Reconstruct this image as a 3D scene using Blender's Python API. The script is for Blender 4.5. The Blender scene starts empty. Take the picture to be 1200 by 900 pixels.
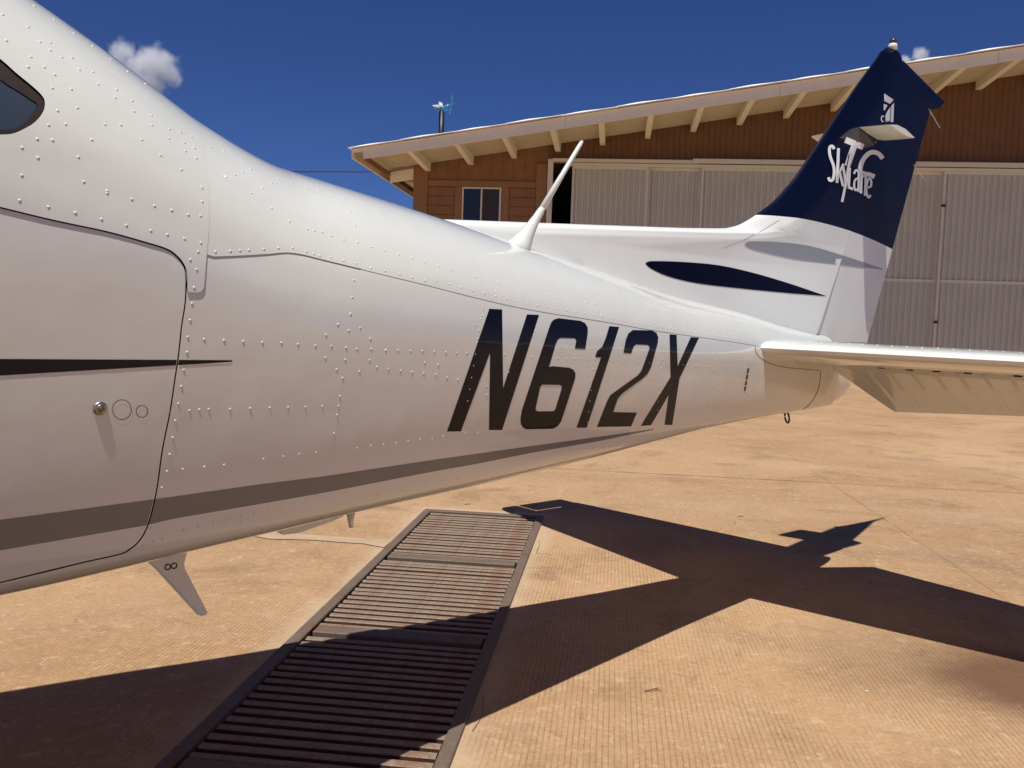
import bpy, bmesh, math, random
import numpy as np
from mathutils import Vector, Matrix
from mathutils.bvhtree import BVHTree
from mathutils.geometry import tessellate_polygon

random.seed(7)
rng = np.random.default_rng(7)
scn = bpy.context.scene
COL = scn.collection

# ------------------------------------------------------------------ camera
CAM_H = 1.14
FPX = 1037.0                       # focal length in photo pixels (1200 wide)
pt, rl = math.radians(3.85), math.radians(2.0)
Hh = np.array([1., 0, 0]); Ff = np.array([0, math.cos(pt), -math.sin(pt)]); Dn = np.array([0, -math.sin(pt), -math.cos(pt)])
Rr = math.cos(rl)*Hh - math.sin(rl)*Dn
Dd = math.sin(rl)*Hh + math.cos(rl)*Dn
cd = bpy.data.cameras.new('camera'); cam = bpy.data.objects.new('camera', cd); COL.objects.link(cam)
cd.sensor_width = 36.0; cd.lens = 36.0*FPX/1200.0; cd.clip_start = .05; cd.clip_end = 20000
M = Matrix((( Rr[0], -Dd[0], -Ff[0], 0), (Rr[1], -Dd[1], -Ff[1], 0), (Rr[2], -Dd[2], -Ff[2], CAM_H), (0, 0, 0, 1)))
cam.matrix_world = M
scn.camera = cam

# ------------------------------------------------------------------ sky, sun, exposure
SUN_SHIFT = np.array([.081, .346])            # shadow displacement on the ground per metre of height
elev = math.atan(1/np.hypot(*SUN_SHIFT)); azim = math.atan2(-SUN_SHIFT[0], -SUN_SHIFT[1])
w = bpy.data.worlds.new('World'); scn.world = w; w.use_nodes = True
nt = w.node_tree; nt.nodes.clear()
sky = nt.nodes.new('ShaderNodeTexSky'); sky.sky_type = 'NISHITA'; sky.sun_disc = False
sky.sun_elevation = elev; sky.sun_rotation = azim % (2*math.pi)
sky.altitude = 3000; sky.air_density = 1.0; sky.dust_density = 0.0; sky.ozone_density = 10.0
hs = nt.nodes.new('ShaderNodeMix'); hs.data_type = 'RGBA'; hs.blend_type = 'MULTIPLY'; hs.inputs['Factor'].default_value = 1.0; hs.inputs[7].default_value = (.84, .93, 1.32, 1)
bg = nt.nodes.new('ShaderNodeBackground'); bg.inputs['Strength'].default_value = .05
ow = nt.nodes.new('ShaderNodeOutputWorld')
nt.links.new(sky.outputs[0], hs.inputs[6]); nt.links.new(hs.outputs[2], bg.inputs[0]); nt.links.new(bg.outputs[0], ow.inputs[0])
sl = bpy.data.lights.new('sun', 'SUN'); sl.energy = 5.0; sl.angle = math.radians(.53); sl.color = (1, .975, .935)
sun = bpy.data.objects.new('sun', sl); COL.objects.link(sun)
sun.rotation_euler = Vector((SUN_SHIFT[0], SUN_SHIFT[1], -1)).to_track_quat('-Z', 'Y').to_euler()
scn.view_settings.view_transform = 'Standard'; scn.view_settings.look = 'None'
scn.cycles.volume_bounces = 4; scn.cycles.volume_step_rate = 3
scn.view_settings.gamma = 1; scn.view_settings.exposure = 0.0; scn.view_settings.use_curve_mapping = False

# ------------------------------------------------------------------ helpers
def ray(x, y):
    return Ff + (x-600)/FPX*Rr + (y-450)/FPX*Dd
def gpoint(x, y, z=0.0):
    q = ray(x, y); return q*((z-CAM_H)/q[2]) + np.array([0, 0, CAM_H])

def tag(o, label=None, cat=None, group=None, kind=None):
    if label: o['label'] = label
    if cat: o['category'] = cat
    if group: o['group'] = group
    if kind: o['kind'] = kind
    return o
def empty(name, parent=None, mat4=None):
    o = bpy.data.objects.new(name, None); COL.objects.link(o); o.empty_display_size = .2
    if parent: o.parent = parent
    if mat4 is not None: o.matrix_local = mat4
    return o
def mesh_obj(name, verts, faces, mat, parent=None, smooth=False):
    me = bpy.data.meshes.new(name); me.from_pydata([tuple(v) for v in verts], [], [tuple(f) for f in faces])
    if smooth:
        me.polygons.foreach_set('use_smooth', [True]*len(me.polygons))
    me.update()
    o = bpy.data.objects.new(name, me); COL.objects.link(o)
    if mat: me.materials.append(mat)
    if parent: o.parent = parent
    return o
class MB:
    def __init__(s): s.v = []; s.f = []
    def add(s, v, f):
        n = len(s.v); s.v += [tuple(p) for p in v]; s.f += [tuple(i+n for i in q) for q in f]; return s
    def box(s, x0, x1, y0, y1, z0, z1):
        v = [(x0,y0,z0),(x1,y0,z0),(x1,y1,z0),(x0,y1,z0),(x0,y0,z1),(x1,y0,z1),(x1,y1,z1),(x0,y1,z1)]
        return s.add(v, [(3,2,1,0),(4,5,6,7),(0,1,5,4),(1,2,6,5),(2,3,7,6),(3,0,4,7)])
    def tube(s, pts, r, n=10, caps=True):
        pts = [Vector(p) for p in pts]; rs = r if hasattr(r, '__len__') else [r]*len(pts)
        vs = []; fs = []
        up = Vector((0,0,1))
        for i, p in enumerate(pts):
            d = (pts[min(i+1, len(pts)-1)] - pts[max(i-1, 0)]).normalized()
            u = d.cross(up if abs(d.z) < .95 else Vector((1,0,0))).normalized(); v_ = d.cross(u).normalized()
            for k in range(n):
                a_ = 2*math.pi*k/n; vs.append(p + (u*math.cos(a_)+v_*math.sin(a_))*rs[i])
        for i in range(len(pts)-1):
            for k in range(n):
                fs.append((i*n+k, i*n+(k+1)%n, (i+1)*n+(k+1)%n, (i+1)*n+k))
        if caps: fs.append(tuple(range(n))[::-1]); fs.append(tuple((len(pts)-1)*n+k for k in range(n)))
        return s.add(vs, fs)
    def build(s, name, mat, parent=None, smooth=False, bevel=0):
        o = mesh_obj(name, s.v, s.f, mat, parent, smooth)
        if bevel:
            bm = bmesh.new(); bm.from_mesh(o.data)
            bmesh.ops.bevel(bm, geom=bm.edges[:], offset=bevel, segments=1, affect='EDGES', profile=.5)
            bm.to_mesh(o.data); bm.free()
        return o
def fix_normals(o):
    bm = bmesh.new(); bm.from_mesh(o.data); bmesh.ops.recalc_face_normals(bm, faces=bm.faces[:]); bm.to_mesh(o.data); bm.free()

# ---- materials
class N:
    """small node-tree helper"""
    def __init__(s, name):
        s.m = bpy.data.materials.new(name); s.m.use_nodes = True; s.t = s.m.node_tree
        s.b = s.t.nodes['Principled BSDF']; s.out = s.t.nodes['Material Output']
    def n(s, typ, **kw):
        nd = s.t.nodes.new(typ)
        for k, v in kw.items():
            if k.startswith('i_'):
                key = k[2:]; key = int(key) if key.isdigit() else key
                nd.inputs[key].default_value = v
            else: setattr(nd, k, v)
        return nd
    def l(s, a, b): s.t.links.new(a, b)
    def val(s, x, sock):
        if isinstance(x, (int, float)): sock.default_value = x
        elif isinstance(x, tuple): sock.default_value = x
        else: s.l(x, sock)
    def math(s, op, a, b=0, c=None):
        nd = s.n('ShaderNodeMath', operation=op); s.val(a, nd.inputs[0]); s.val(b, nd.inputs[1])
        if c is not None: s.val(c, nd.inputs[2])
        return nd.outputs[0]
    def mix(s, f, a, b, typ='MIX'):
        nd = s.n('ShaderNodeMix', data_type='RGBA', blend_type=typ)
        s.val(f, nd.inputs['Factor']); s.val(a, nd.inputs[6]); s.val(b, nd.inputs[7]); return nd.outputs[2]
    def obj(s):
        return s.n('ShaderNodeTexCoord').outputs['Object']
    def sep(s, v):
        nd = s.n('ShaderNodeSeparateXYZ'); s.l(v, nd.inputs[0]); return nd.outputs
    def noise(s, v, scale, detail=4, rough=.55, vec_scale=None, dist=0):
        if vec_scale:
            mp = s.n('ShaderNodeMapping'); mp.inputs['Scale'].default_value = vec_scale; s.l(v, mp.inputs[0]); v = mp.outputs[0]
        nd = s.n('ShaderNodeTexNoise', i_Scale=scale, i_Detail=detail, i_Roughness=rough, i_Distortion=dist); s.l(v, nd.inputs['Vector']); return nd.outputs['Fac']
    def ramp(s, f, stops):
        nd = s.n('ShaderNodeValToRGB'); el = nd.color_ramp.elements
        while len(el) < len(stops): el.new(.5)
        for e, (p, c) in zip(el, stops):
            e.position = p; e.color = c if isinstance(c, tuple) else (c, c, c, 1)
        s.l(f, nd.inputs[0]); return nd.outputs[0]
    def smooth(s, x, lo, hi):
        nd = s.n('ShaderNodeMapRange', interpolation_type='SMOOTHSTEP'); s.val(x, nd.inputs[0])
        nd.inputs[1].default_value = lo; nd.inputs[2].default_value = hi; return nd.outputs[0]
    def bump(s, hgt, strength=.3, dist=.01, normal=None):
        nd = s.n('ShaderNodeBump', i_Strength=strength, i_Distance=dist); s.l(hgt, nd.inputs['Height'])
        if normal is not None: s.l(normal, nd.inputs['Normal'])
        return nd.outputs[0]
    def set(s, base=None, rough=None, metal=None, coat=None, normal=None, spec=None, coat_rough=None):
        b = s.b.inputs
        if base is not None: s.val(base if not (isinstance(base, tuple) and len(base) == 3) else (*base, 1), b['Base Color'])
        if rough is not None: s.val(rough, b['Roughness'])
        if metal is not None: s.val(metal, b['Metallic'])
        if coat is not None: s.val(coat, b['Coat Weight'])
        if coat_rough is not None: s.val(coat_rough, b['Coat Roughness'])
        if spec is not None: s.val(spec, b['Specular IOR Level'])
        if normal is not None: s.l(normal, b['Normal']); s.l(normal, b['Coat Normal'])
        return s.m
def rgb(*c): return (*c, 1)

def plain(name, col, rough=.5, metal=0, coat=0, var=.12, scale=8, bump=.0):
    k = N(name); o = k.obj(); f = k.noise(o, scale, 5)
    c = k.mix(f, tuple([x*(1-var) for x in col])+(1,), tuple([min(1, x*(1+var)) for x in col])+(1,))
    rr = k.math('ADD', k.math('MULTIPLY', k.noise(o, scale*3, 3), .14), rough-.07)
    nm = k.bump(k.noise(o, scale*6, 4), .3, bump) if bump else None
    return k.set(c, rr, metal, coat, nm)

def paint(name, col, rough=.3, coat=.6, dirt=True, wave=.0016, spec=.5):
    k = N(name); o = k.obj()
    f = k.noise(o, 2.2, 5, .6)
    c = k.mix(f, tuple([x*.98 for x in col])+(1,), tuple([min(1, x*1.015) for x in col])+(1,))
    if dirt:   # a little red field dust, streaked along the airflow, more on the belly side of the skin
        d = k.noise(o, 9, 6, .65, vec_scale=(.35, 1, 1.6))
        d = k.smooth(d, .52, .8)
        c = k.mix(k.math('MULTIPLY', d, .10), c, rgb(.36, .25, .16))
    h1 = k.noise(o, 3.4, 2, .4); h2 = k.noise(o, 130, 2)
    nm = k.bump(h1, .3, wave*8); nm = k.bump(k.noise(o, 10, 2, .5, vec_scale=(1, 1, .7)), .35, wave*2.2, nm); nm = k.bump(h2, .05, .0006, nm)
    return k.set(c, k.math('ADD', k.math('MULTIPLY', f, .1), rough-.05), 0, coat, nm, coat_rough=.03, spec=spec)

M_WHITE = paint('white_aircraft_paint', (.775, .778, .70), .28, 1.0)
M_NAVYD = paint('navy_decal_paint', (.002, .003, .013), .4, .08, dirt=False, spec=.06)
M_BLACKD = paint('near_black_navy_decal', (.004, .0045, .010), .4, .3, dirt=False, spec=.15)
M_GREYD = paint('grey_stripe_paint', (.19, .185, .18), dirt=False)
M_GREYF = paint('grey_fin_paint', (.3, .3, .31), dirt=False)
M_WDEC = paint('white_lettering', (.78, .78, .77), dirt=False, coat=.2)
M_INNER = plain('dark_inner_shell', (.06, .052, .045), .7)
M_RUBBER = plain('window_seal', (.028, .017, .011), .6)
M_STEEL = plain('lock_metal', (.42, .38, .34), .35, .9)
M_CREAM = plain('cream_antenna', (.82, .80, .70), .4, 0, .2)
M_DKGREY = plain('fin_grey_patch', (.055, .055, .06), .45)
M_BLACK = plain('black_metal', (.012, .012, .014), .45)
M_WICK = plain('static_wick', (.5, .47, .42), .5)
M_BEACON = plain('beacon_lens', (.05, .032, .028), .2, 0, .4)

# navy / white fin paint, the border a true line on the fin
def fin_paint():
    k = N('fin_two_tone_paint'); o = k.obj(); x, y, z = k.sep(o)
    dx = k.math('SUBTRACT', x, 2.15)
    zb = k.math('SUBTRACT', CAM_H+.488, k.math('MULTIPLY', k.math('MULTIPLY', dx, dx), .075))
    f = k.math('MULTIPLY', k.math('GREATER_THAN', z, zb), k.math('GREATER_THAN', x, 1.55))
    wn = k.noise(o, 2.2, 5)
    wc = k.mix(wn, rgb(.75, .75, .71), rgb(.79, .79, .75))
    sp = k.smooth(k.noise(o, 60, 3), .66, .74)
    nc = k.mix(k.math('MULTIPLY', sp, .10), rgb(.0018, .0034, .019), rgb(.05, .05, .08))
    c = k.mix(f, wc, nc)
    nm = k.bump(k.noise(o, 3.0, 2, .4), .4, .016)
    return k.set(c, .4, 0, k.math('SUBTRACT', .35, k.math('MULTIPLY', f, .27)), nm, coat_rough=.04, spec=.12)
M_FIN = fin_paint()

# ------------------------------------------------------------------ ground (local X across the drain, Y along it)
GA = math.radians(6.5)
gd = np.array([math.sin(GA), math.cos(GA), 0]); gp = np.array([math.cos(GA), -math.sin(GA), 0])
G_ROT = Matrix.Rotation(-GA, 4, 'Z')
DX0, DX1, DY0, DY1 = -1.088, -.375, .93, 5.20         # trench opening

def ground_mat():
    k = N('tined_concrete_red_dirt'); o = k.obj(); x, y, z = k.sep(o)
    big = k.noise(o, .35, 6, .6, dist=.6); mid = k.noise(o, 1.7, 7, .62, dist=.4); fine = k.noise(o, 38, 5, .7); grit = k.noise(o, 260, 2, .6)
    strk = k.noise(o, 1.1, 6, .6, vec_scale=(.28, 1.25, 1), dist=.7)
    c = k.mix(k.smooth(big, .3, .7), rgb(.35, .197, .092), rgb(.495, .312, .165))
    c = k.mix(k.math('MULTIPLY', k.smooth(mid, .48, .7), .75), c, rgb(.25, .145, .072))
    c = k.mix(k.math('MULTIPLY', k.smooth(k.noise(o, 5.5, 6, .7, dist=.6), .5, .72), .55), c, rgb(.46, .32, .195))
    c = k.mix(k.math('MULTIPLY', k.smooth(strk, .52, .72), .55), c, rgb(.46, .32, .195))
    c = k.mix(k.math('MULTIPLY', k.smooth(k.noise(o, .8, 5, .6, vec_scale=(.22, 1.1, 1), dist=1.2), .56, .78), .5), c, rgb(.19, .12, .075))
    c = k.mix(k.math('MULTIPLY', k.smooth(fine, .42, .72), .4), c, rgb(.49, .345, .215))
    c = k.mix(k.math('MULTIPLY', k.smooth(k.noise(o, 95, 4, .7), .54, .72), .4), c, rgb(.21, .125, .065))
    c = k.mix(k.math('MULTIPLY', k.smooth(grit, .6, .8), .25), c, rgb(.20, .12, .07))
    c = k.mix(k.math('MULTIPLY', k.smooth(k.noise(o, 62, 6, .75, dist=.3), .46, .62), .28), c, rgb(.245, .142, .07))
    c = k.mix(k.math('MULTIPLY', k.smooth(k.noise(o, 44, 6, .75, dist=.3), .54, .66), .36), c, rgb(.60, .43, .275))
    blot = k.noise(o, 20, 5, .7, dist=.5)
    c = k.mix(k.math('MULTIPLY', k.smooth(blot, .54, .68), .5), c, rgb(.56, .41, .26))
    c = k.mix(k.math('MULTIPLY', k.smooth(k.noise(o, 9, 7, .75, dist=1.2), .55, .70), .5), c, rgb(.20, .115, .058))
    # pale bare cement beside the drain
    dxl = k.math('ABSOLUTE', k.math('ADD', x, .73))
    wob = k.math('ADD', dxl, k.math('MULTIPLY', k.math('SUBTRACT', mid, .5), .16))
    near = k.math('MULTIPLY', k.math('SUBTRACT', 1, k.smooth(wob, .36, .47)), k.math('LESS_THAN', y, 5.3))
    c = k.mix(k.math('MULTIPLY', near, .55), c, rgb(.48, .37, .25))
    # oil stain out on the right
    sx = k.math('SUBTRACT', x, 1.42); sy = k.math('SUBTRACT', y, 3.08)
    rr = k.math('SQRT', k.math('ADD', k.math('MULTIPLY', sx, sx), k.math('MULTIPLY', sy, sy)))
    rr = k.math('ADD', rr, k.math('MULTIPLY', k.math('SUBTRACT', mid, .5), .55))
    c = k.mix(k.math('MULTIPLY', k.math('SUBTRACT', 1, k.smooth(rr, .16, .5)), .85), c, rgb(.105, .05, .028))
    gx_ = k.math('SUBTRACT', x, .95); gy_ = k.math('SUBTRACT', y, 3.25)
    r2 = k.math('ADD', k.math('SQRT', k.math('ADD', k.math('MULTIPLY', gx_, gx_), k.math('MULTIPLY', k.math('MULTIPLY', gy_, gy_), .5))), k.math('MULTIPLY', k.math('SUBTRACT', big, .5), .5))
    c = k.mix(k.math('MULTIPLY', k.math('SUBTRACT', 1, k.smooth(r2, .1, .42)), .35), c, rgb(.20, .14, .085))
    # tine grooves, running along the drain, on the slab nearer than the cross joint
    wv = k.math('ADD', k.math('MULTIPLY', x, 2*math.pi/.0165), k.math('MULTIPLY', k.noise(o, 1.3, 3), 5.0))
    sn = k.math('SINE', wv)
    gm = k.math('MULTIPLY', k.smooth(sn, .66, 1.0), k.smooth(k.noise(o, 22, 4, .7, vec_scale=(1, .25, 1)), .25, .6))
    msk = k.math('MULTIPLY', k.math('SUBTRACT', 1, k.smooth(y, 5.6, 7.0)), k.smooth(k.noise(o, 1.1, 5, .65, dist=.5), .36, .55))
    msk = k.math('MULTIPLY', msk, k.math('SUBTRACT', 1, k.math('MULTIPLY', near, .7)))
    gm = k.math('MULTIPLY', gm, msk)
    c = k.mix(k.math('MULTIPLY', gm, k.math('MULTIPLY', fine, .68)), c, rgb(.12, .068, .036))
    hgt = k.math('SUBTRACT', k.math('MULTIPLY', fine, .6), k.math('MULTIPLY', gm, 1.0))
    nm = k.bump(hgt, .5, .005); nm = k.bump(grit, .3, .0015, nm)
    return k.set(c, .86, 0, 0, nm, spec=.25)
M_GROUND = ground_mat()
E = 900
gx = [-E, -12, DX0, DX1, 12, E]; gy = [-E, -6, DY0, DY1, 22, E]
gv = [(X, Y, 0) for Y in gy for X in gx]; gf = []
for j in range(5):
    for i in range(5):
        if i == 2 and j == 2: continue
        n = j*6+i; gf.append((n, n+1, n+7, n+6))
ground = mesh_obj('ground', gv, gf, M_GROUND); ground.matrix_world = G_ROT; tag(ground, kind='structure')
M_JOINT = plain('joint_filler', (.17, .108, .064), .9, scale=20, var=.4)
def jstrip(name, pts, wdt, z=.003, mat=None):
    v = []; f = []
    P = [Vector((*p, 0)) for p in pts]; fine = []
    for i in range(len(P)-1):
        n = max(2, int((P[i+1]-P[i]).length/.12))
        for k in range(n): fine.append(P[i].lerp(P[i+1], k/n))
    fine.append(P[-1])
    for i, p in enumerate(fine):
        d = (fine[min(i+1, len(fine)-1)]-fine[max(0, i-1)]).normalized(); s_ = Vector((-d.y, d.x, 0))
        j = s_*random.uniform(-.004, .004); hw = wdt*random.uniform(.25, .6)
        v += [tuple(p+j+s_*hw+Vector((0,0,z))), tuple(p+j-s_*hw+Vector((0,0,z)))]
        if i: f.append((2*i-2, 2*i-1, 2*i+1, 2*i))
    return mesh_obj(name, v, f, mat or M_JOINT, ground)
jstrip('slab_joint', [(-9, 7.0), (1.72, 7.03)], .010)
jstrip('slab_joint', [(1.72, 7.03), (9, 7.0)], .007)
jstrip('slab_joint', [(1.78, -3), (1.76, 4.5), (1.70, 7.03), (1.66, 10.5), (1.62, 20)], .0022)
jstrip('slab_joint', [(-9, 14.1), (1.65, 14.0), (9, 14.2)], .008)
M_CEMENT = plain('pale_cement_patch', (.42, .30, .185), .9, scale=14, var=.25)
jstrip('cement_patch', [(-3.4, 4.36), (-2.2, 4.4), (-1.10, 4.36)], .16, .004, M_CEMENT)
# fine cracks beside the drain
for pts in ([(-.352, 4.62), (-.338, 4.5), (-.345, 4.36)], [(-.345, 4.35), (-.30, 4.37), (-.27, 4.33)], [(-.352, 2.62), (-.34, 2.5), (-.347, 2.38)]):
    jstrip('crack', pts, .0028)

# ---- trench drain: pit, frame, three lift-out grates
def rust_mat(name, a, b, rust, amt):
    k = N(name); o = k.obj(); f = k.noise(o, 14, 6, .65); g_ = k.noise(o, 60, 4, .7)
    c = k.mix(f, rgb(*a), rgb(*b)); c = k.mix(k.math('MULTIPLY', k.smooth(g_, .38, .62), amt), c, rgb(*rust))
    rs = k.smooth(k.noise(o, 5, 5, .6), .5, .7); c = k.mix(k.math('MULTIPLY', rs, amt), c, rgb(*rust))
    return k.set(c, .7, .15, 0, k.bump(g_, .4, .003))
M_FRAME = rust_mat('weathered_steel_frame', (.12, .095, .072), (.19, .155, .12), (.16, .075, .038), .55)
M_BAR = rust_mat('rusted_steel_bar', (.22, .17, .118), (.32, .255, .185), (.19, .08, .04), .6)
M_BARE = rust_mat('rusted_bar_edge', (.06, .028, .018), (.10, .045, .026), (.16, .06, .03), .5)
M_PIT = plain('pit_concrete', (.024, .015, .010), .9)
drain = empty('trench_drain', None, G_ROT); tag(drain, 'rusty steel frame of the trench drain set flush in the concrete', 'drain')
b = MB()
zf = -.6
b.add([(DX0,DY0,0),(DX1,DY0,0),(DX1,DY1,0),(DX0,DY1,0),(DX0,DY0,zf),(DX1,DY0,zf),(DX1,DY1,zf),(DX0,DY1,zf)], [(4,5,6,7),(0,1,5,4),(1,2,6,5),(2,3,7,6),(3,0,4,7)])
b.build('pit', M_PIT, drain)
FT = .012
MB().box(DX0-.006, DX0+.038, DY0, DY1-.046, -.07, FT).build('rail', M_FRAME, drain, bevel=.003)
MB().box(DX1-.038, DX1+.002, DY0, DY1-.046, -.07, FT).build('rail', M_FRAME, drain, bevel=.003)
MB().box(DX0-.006, DX1+.002, DY1-.045, DY1+.003, -.07, FT-.002).build('end_rail', M_FRAME, drain, bevel=.003)
for yy in (2.0, 3.02, 4.075):
    MB().box(DX0+.048, DX1-.048, yy+.012, yy+.085, -.06, FT-.003).build('cross_member', M_FRAME, drain, bevel=.003)
NB = 17
bx0, bx1 = DX0+.042, DX1-.042
bar0 = None
glab = {3: 'farthest rusty bar grate of the drain, crossed by the tailplane shadow',
        2: 'middle rusty bar grate of the drain, half in sun',
        1: 'nearest wide bar grate of the drain, in the shadow of the fuselage'}
for gi, (y0, y1) in {3: (4.165, 5.15), 2: (3.11, 4.075), 1: (2.09, 3.02), 0: (1.05, 2.0)}.items():
    gr = empty('drain_grate', None, G_ROT @ Matrix.Translation((0, y0, 0)))
    tag(gr, glab.get(gi, 'bar grate of the drain just below the picture edge'), 'grate', 'lift-out drain grates')
    pit_ = (y1-y0)/NB
    for k_ in range(NB):
        if bar0 is None:
            hb = MB()
            # a bar with a rounded top
            prof = [(-.0155,-.012),(.0155,-.012),(.0155,-.002),(.0125,.001),(-.0125,.001),(-.0155,-.002)]
            vs = [(X, p[0], p[1]) for X in (bx0, bx1) for p in prof]
            fs = [(i, (i+1)%6, 6+(i+1)%6, 6+i) for i in range(6)] + [(5,4,3,2,1,0), (6,7,8,9,10,11)]
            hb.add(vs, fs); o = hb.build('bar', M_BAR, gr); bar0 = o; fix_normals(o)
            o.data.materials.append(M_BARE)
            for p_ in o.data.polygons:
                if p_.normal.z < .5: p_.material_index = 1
        else:
            o = bar0.copy(); COL.objects.link(o); o.parent = gr
        o.location = (random.uniform(-.002, .002), pit_*(k_+.5), random.uniform(-.002, .001))
        o.rotation_euler = (random.uniform(-.03, .03), 0, random.uniform(-.003, .003))

# a few bits of litter on the slab
M_TWIG = plain('dry_twig', (.10, .06, .035), .9)
for (px, py, ln, an, lab) in ((765, 811, .055, 1.45, 'dry brown twig lying on concrete right of the drain'), (868, 606, .04, 1.4, 'thin dry stalk on the pavement above the fin shadow'),
                         (548, 592, .04, 1.1, 'dark leaf scrap beyond the far end of the drain'), (1015, 811, .012, .3, 'tiny pale paper scrap below the tailplane shadow')):
    P = gpoint(px, py); d = Vector((math.sin(an), math.cos(an), 0))*ln/2; P = Vector(P)
    tw = empty('twig' if ln > .02 else 'paper_scrap', None, Matrix.Translation(P)); tag(tw, lab, 'twig' if ln > .02 else 'paper')
    if ln > .02:
        MB().tube([-d+Vector((0,0,.003)), d*.2+Vector((.004,.006,.008)), d+Vector((0,0,.003))], [.0015,.002,.0008], 6).build('stem', M_TWIG, tw)
        MB().tube([d*.1+Vector((.004,.006,.007)), d*.5+Vector((.01,.025,.004))], [.0012,.0007], 6).build('side_shoot', M_TWIG, tw)
    else:
        mesh_obj('scrap', [(-.004,-.003,.004),(.0045,-.002,.003),(.0035,.004,.005),(-.003,.003,.003)], [(0,1,2,3)], M_WDEC, tw)

# ------------------------------------------------------------------ hangar (local x along the front wall, y into the building, z up)
HD = 24.248
H_MAT = Matrix(((math.cos(GA), math.sin(GA), 0, math.sin(GA)*HD), (-math.sin(GA), math.cos(GA), 0, math.cos(GA)*HD), (0, 0, 1, 0), (0, 0, 0, 1)))
hang = empty('hangar', None, H_MAT); tag(hang, 'brown timber hangar with pale sliding doors and deep eaves behind the tail', 'hangar')
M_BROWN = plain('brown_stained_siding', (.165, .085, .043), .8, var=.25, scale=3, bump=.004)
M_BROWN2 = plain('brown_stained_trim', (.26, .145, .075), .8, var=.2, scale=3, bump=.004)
M_BROWNL = plain('light_brown_siding', (.225, .12, .062), .8, var=.25, scale=3, bump=.004)  # lighter brown for the left end of the front wall
M_TIMBER = plain('cream_painted_timber', (.78, .77, .66), .7, var=.1, scale=4, bump=.002)
M_DOORS = plain('weathered_door_sheet', (.50, .53, .49), .6, var=.12, scale=1.3)
M_DOORF = plain('door_frame_paint', (.62, .64, .59), .6, var=.1, scale=3)
M_ROOF = plain('galvanised_roof_sheet', (.75, .74, .72), .5, .0, var=.15, scale=3)
M_SOFF = plain('soffit_sheet', (.56, .53, .42), .7, var=.12, scale=2)
M_GLASSD = plain('dark_window_glass', (.014, .018, .026), .2, 0, .15)
M_DARK = plain('dark_hangar_inside', (.03, .026, .022), .9)
OV = 2.5                                   # rake overhang towards us
XL, XR = -5.66, 31.0
RIDGE = 12.0
def zroof(x):
    return 5.353 + .159*(x+6.73) if x <= RIDGE else 5.353 + .159*(RIDGE+6.73) - .159*(x-RIDGE)
def ribbed(name, x0, x1, zb, ztop, y, pitch, depth, mat, parent, flat=.5):
    """vertical ribbed sheet: real trapezoid ribs, zb and ztop may be functions of x"""
    v = []; f = []; n = int(round((x1-x0)/pitch)); p = (x1-x0)/n
    xs = []
    for i in range(n):
        X = x0+i*p
        xs += [(X, 0), (X+p*flat, 0), (X+p*(flat+.12), depth), (X+p*.88, depth)]
    xs.append((x1, 0))
    for X, dd in xs:
        a_ = zb(X) if callable(zb) else zb; c_ = ztop(X) if callable(ztop) else ztop
        v += [(X, y-dd, a_), (X, y-dd, c_)]
    for i in range(len(xs)-1): f.append((2*i, 2*i+2, 2*i+3, 2*i+1))
    return mesh_obj(name, v, f, mat, parent)
# brown wall above the doors and left of them
DOOR_L, DOOR_R, DOOR_T = -1.98, 14.0, 5.52
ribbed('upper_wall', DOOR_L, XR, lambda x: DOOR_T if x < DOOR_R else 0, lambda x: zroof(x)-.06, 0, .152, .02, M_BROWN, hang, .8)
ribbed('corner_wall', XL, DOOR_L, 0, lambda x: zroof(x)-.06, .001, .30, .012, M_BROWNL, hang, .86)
def board(name, x0, x1, y0, y1, z0, z1, mat=M_TIMBER, bevel=.004, parent=hang):
    return MB().box(x0, x1, y0, y1, z0, z1).build(name, mat, parent, bevel=bevel)
board('corner_board', XL-.02, XL+.38, -.05, .02, 0, 5.52, M_BROWN2)
board('belt_board', XL+.39, DOOR_L-.32, -.048, -.012, 4.86, 5.02, M_BROWN2)
board('jamb_board', DOOR_L-.31, DOOR_L-.02, -.05, .02, 0, 5.5, M_BROWN2)
board('window_casing', -4.52, -4.33, -.046, -.012, 3.0, 4.855, M_BROWN2)
board('window_casing', -3.22, -3.02, -.046, -.012, 3.0, 4.855, M_BROWN2)
for i in range(7):
    board('siding_plank', XL+.39, -4.53, -.030, -.012, 3.1+i*.25, 3.1+i*.25+.238, M_BROWNL, .006)
    board('siding_plank', -3.01, DOOR_L-.32, -.030, -.012, 3.1+i*.25, 3.1+i*.25+.238, M_BROWNL, .006)
# window
win = empty('window', hang)
for a_ in ((-4.32, -4.275, 3.75, 4.85), (-3.285, -3.235, 3.75, 4.85), (-3.80, -3.755, 3.8, 4.80)):
    board('window_frame', a_[0], a_[1], -.04, .0, a_[2], a_[3], M_DOORF, .003, win)
board('window_frame', -4.274, -3.286, -.041, .0, 4.805, 4.85, M_DOORF, .003, win)
board('window_frame', -4.274, -3.286, -.041, .0, 3.75, 3.80, M_DOORF, .003, win)
board('pane', -4.276, -3.799, -.022, -.016, 3.79, 4.81, M_GLASSD, 0, win)
board('pane', -3.756, -3.284, -.030, -.024, 3.79, 4.81, plain('screened_window_glass', (.028, .02, .014), .35), 0, win)
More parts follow.
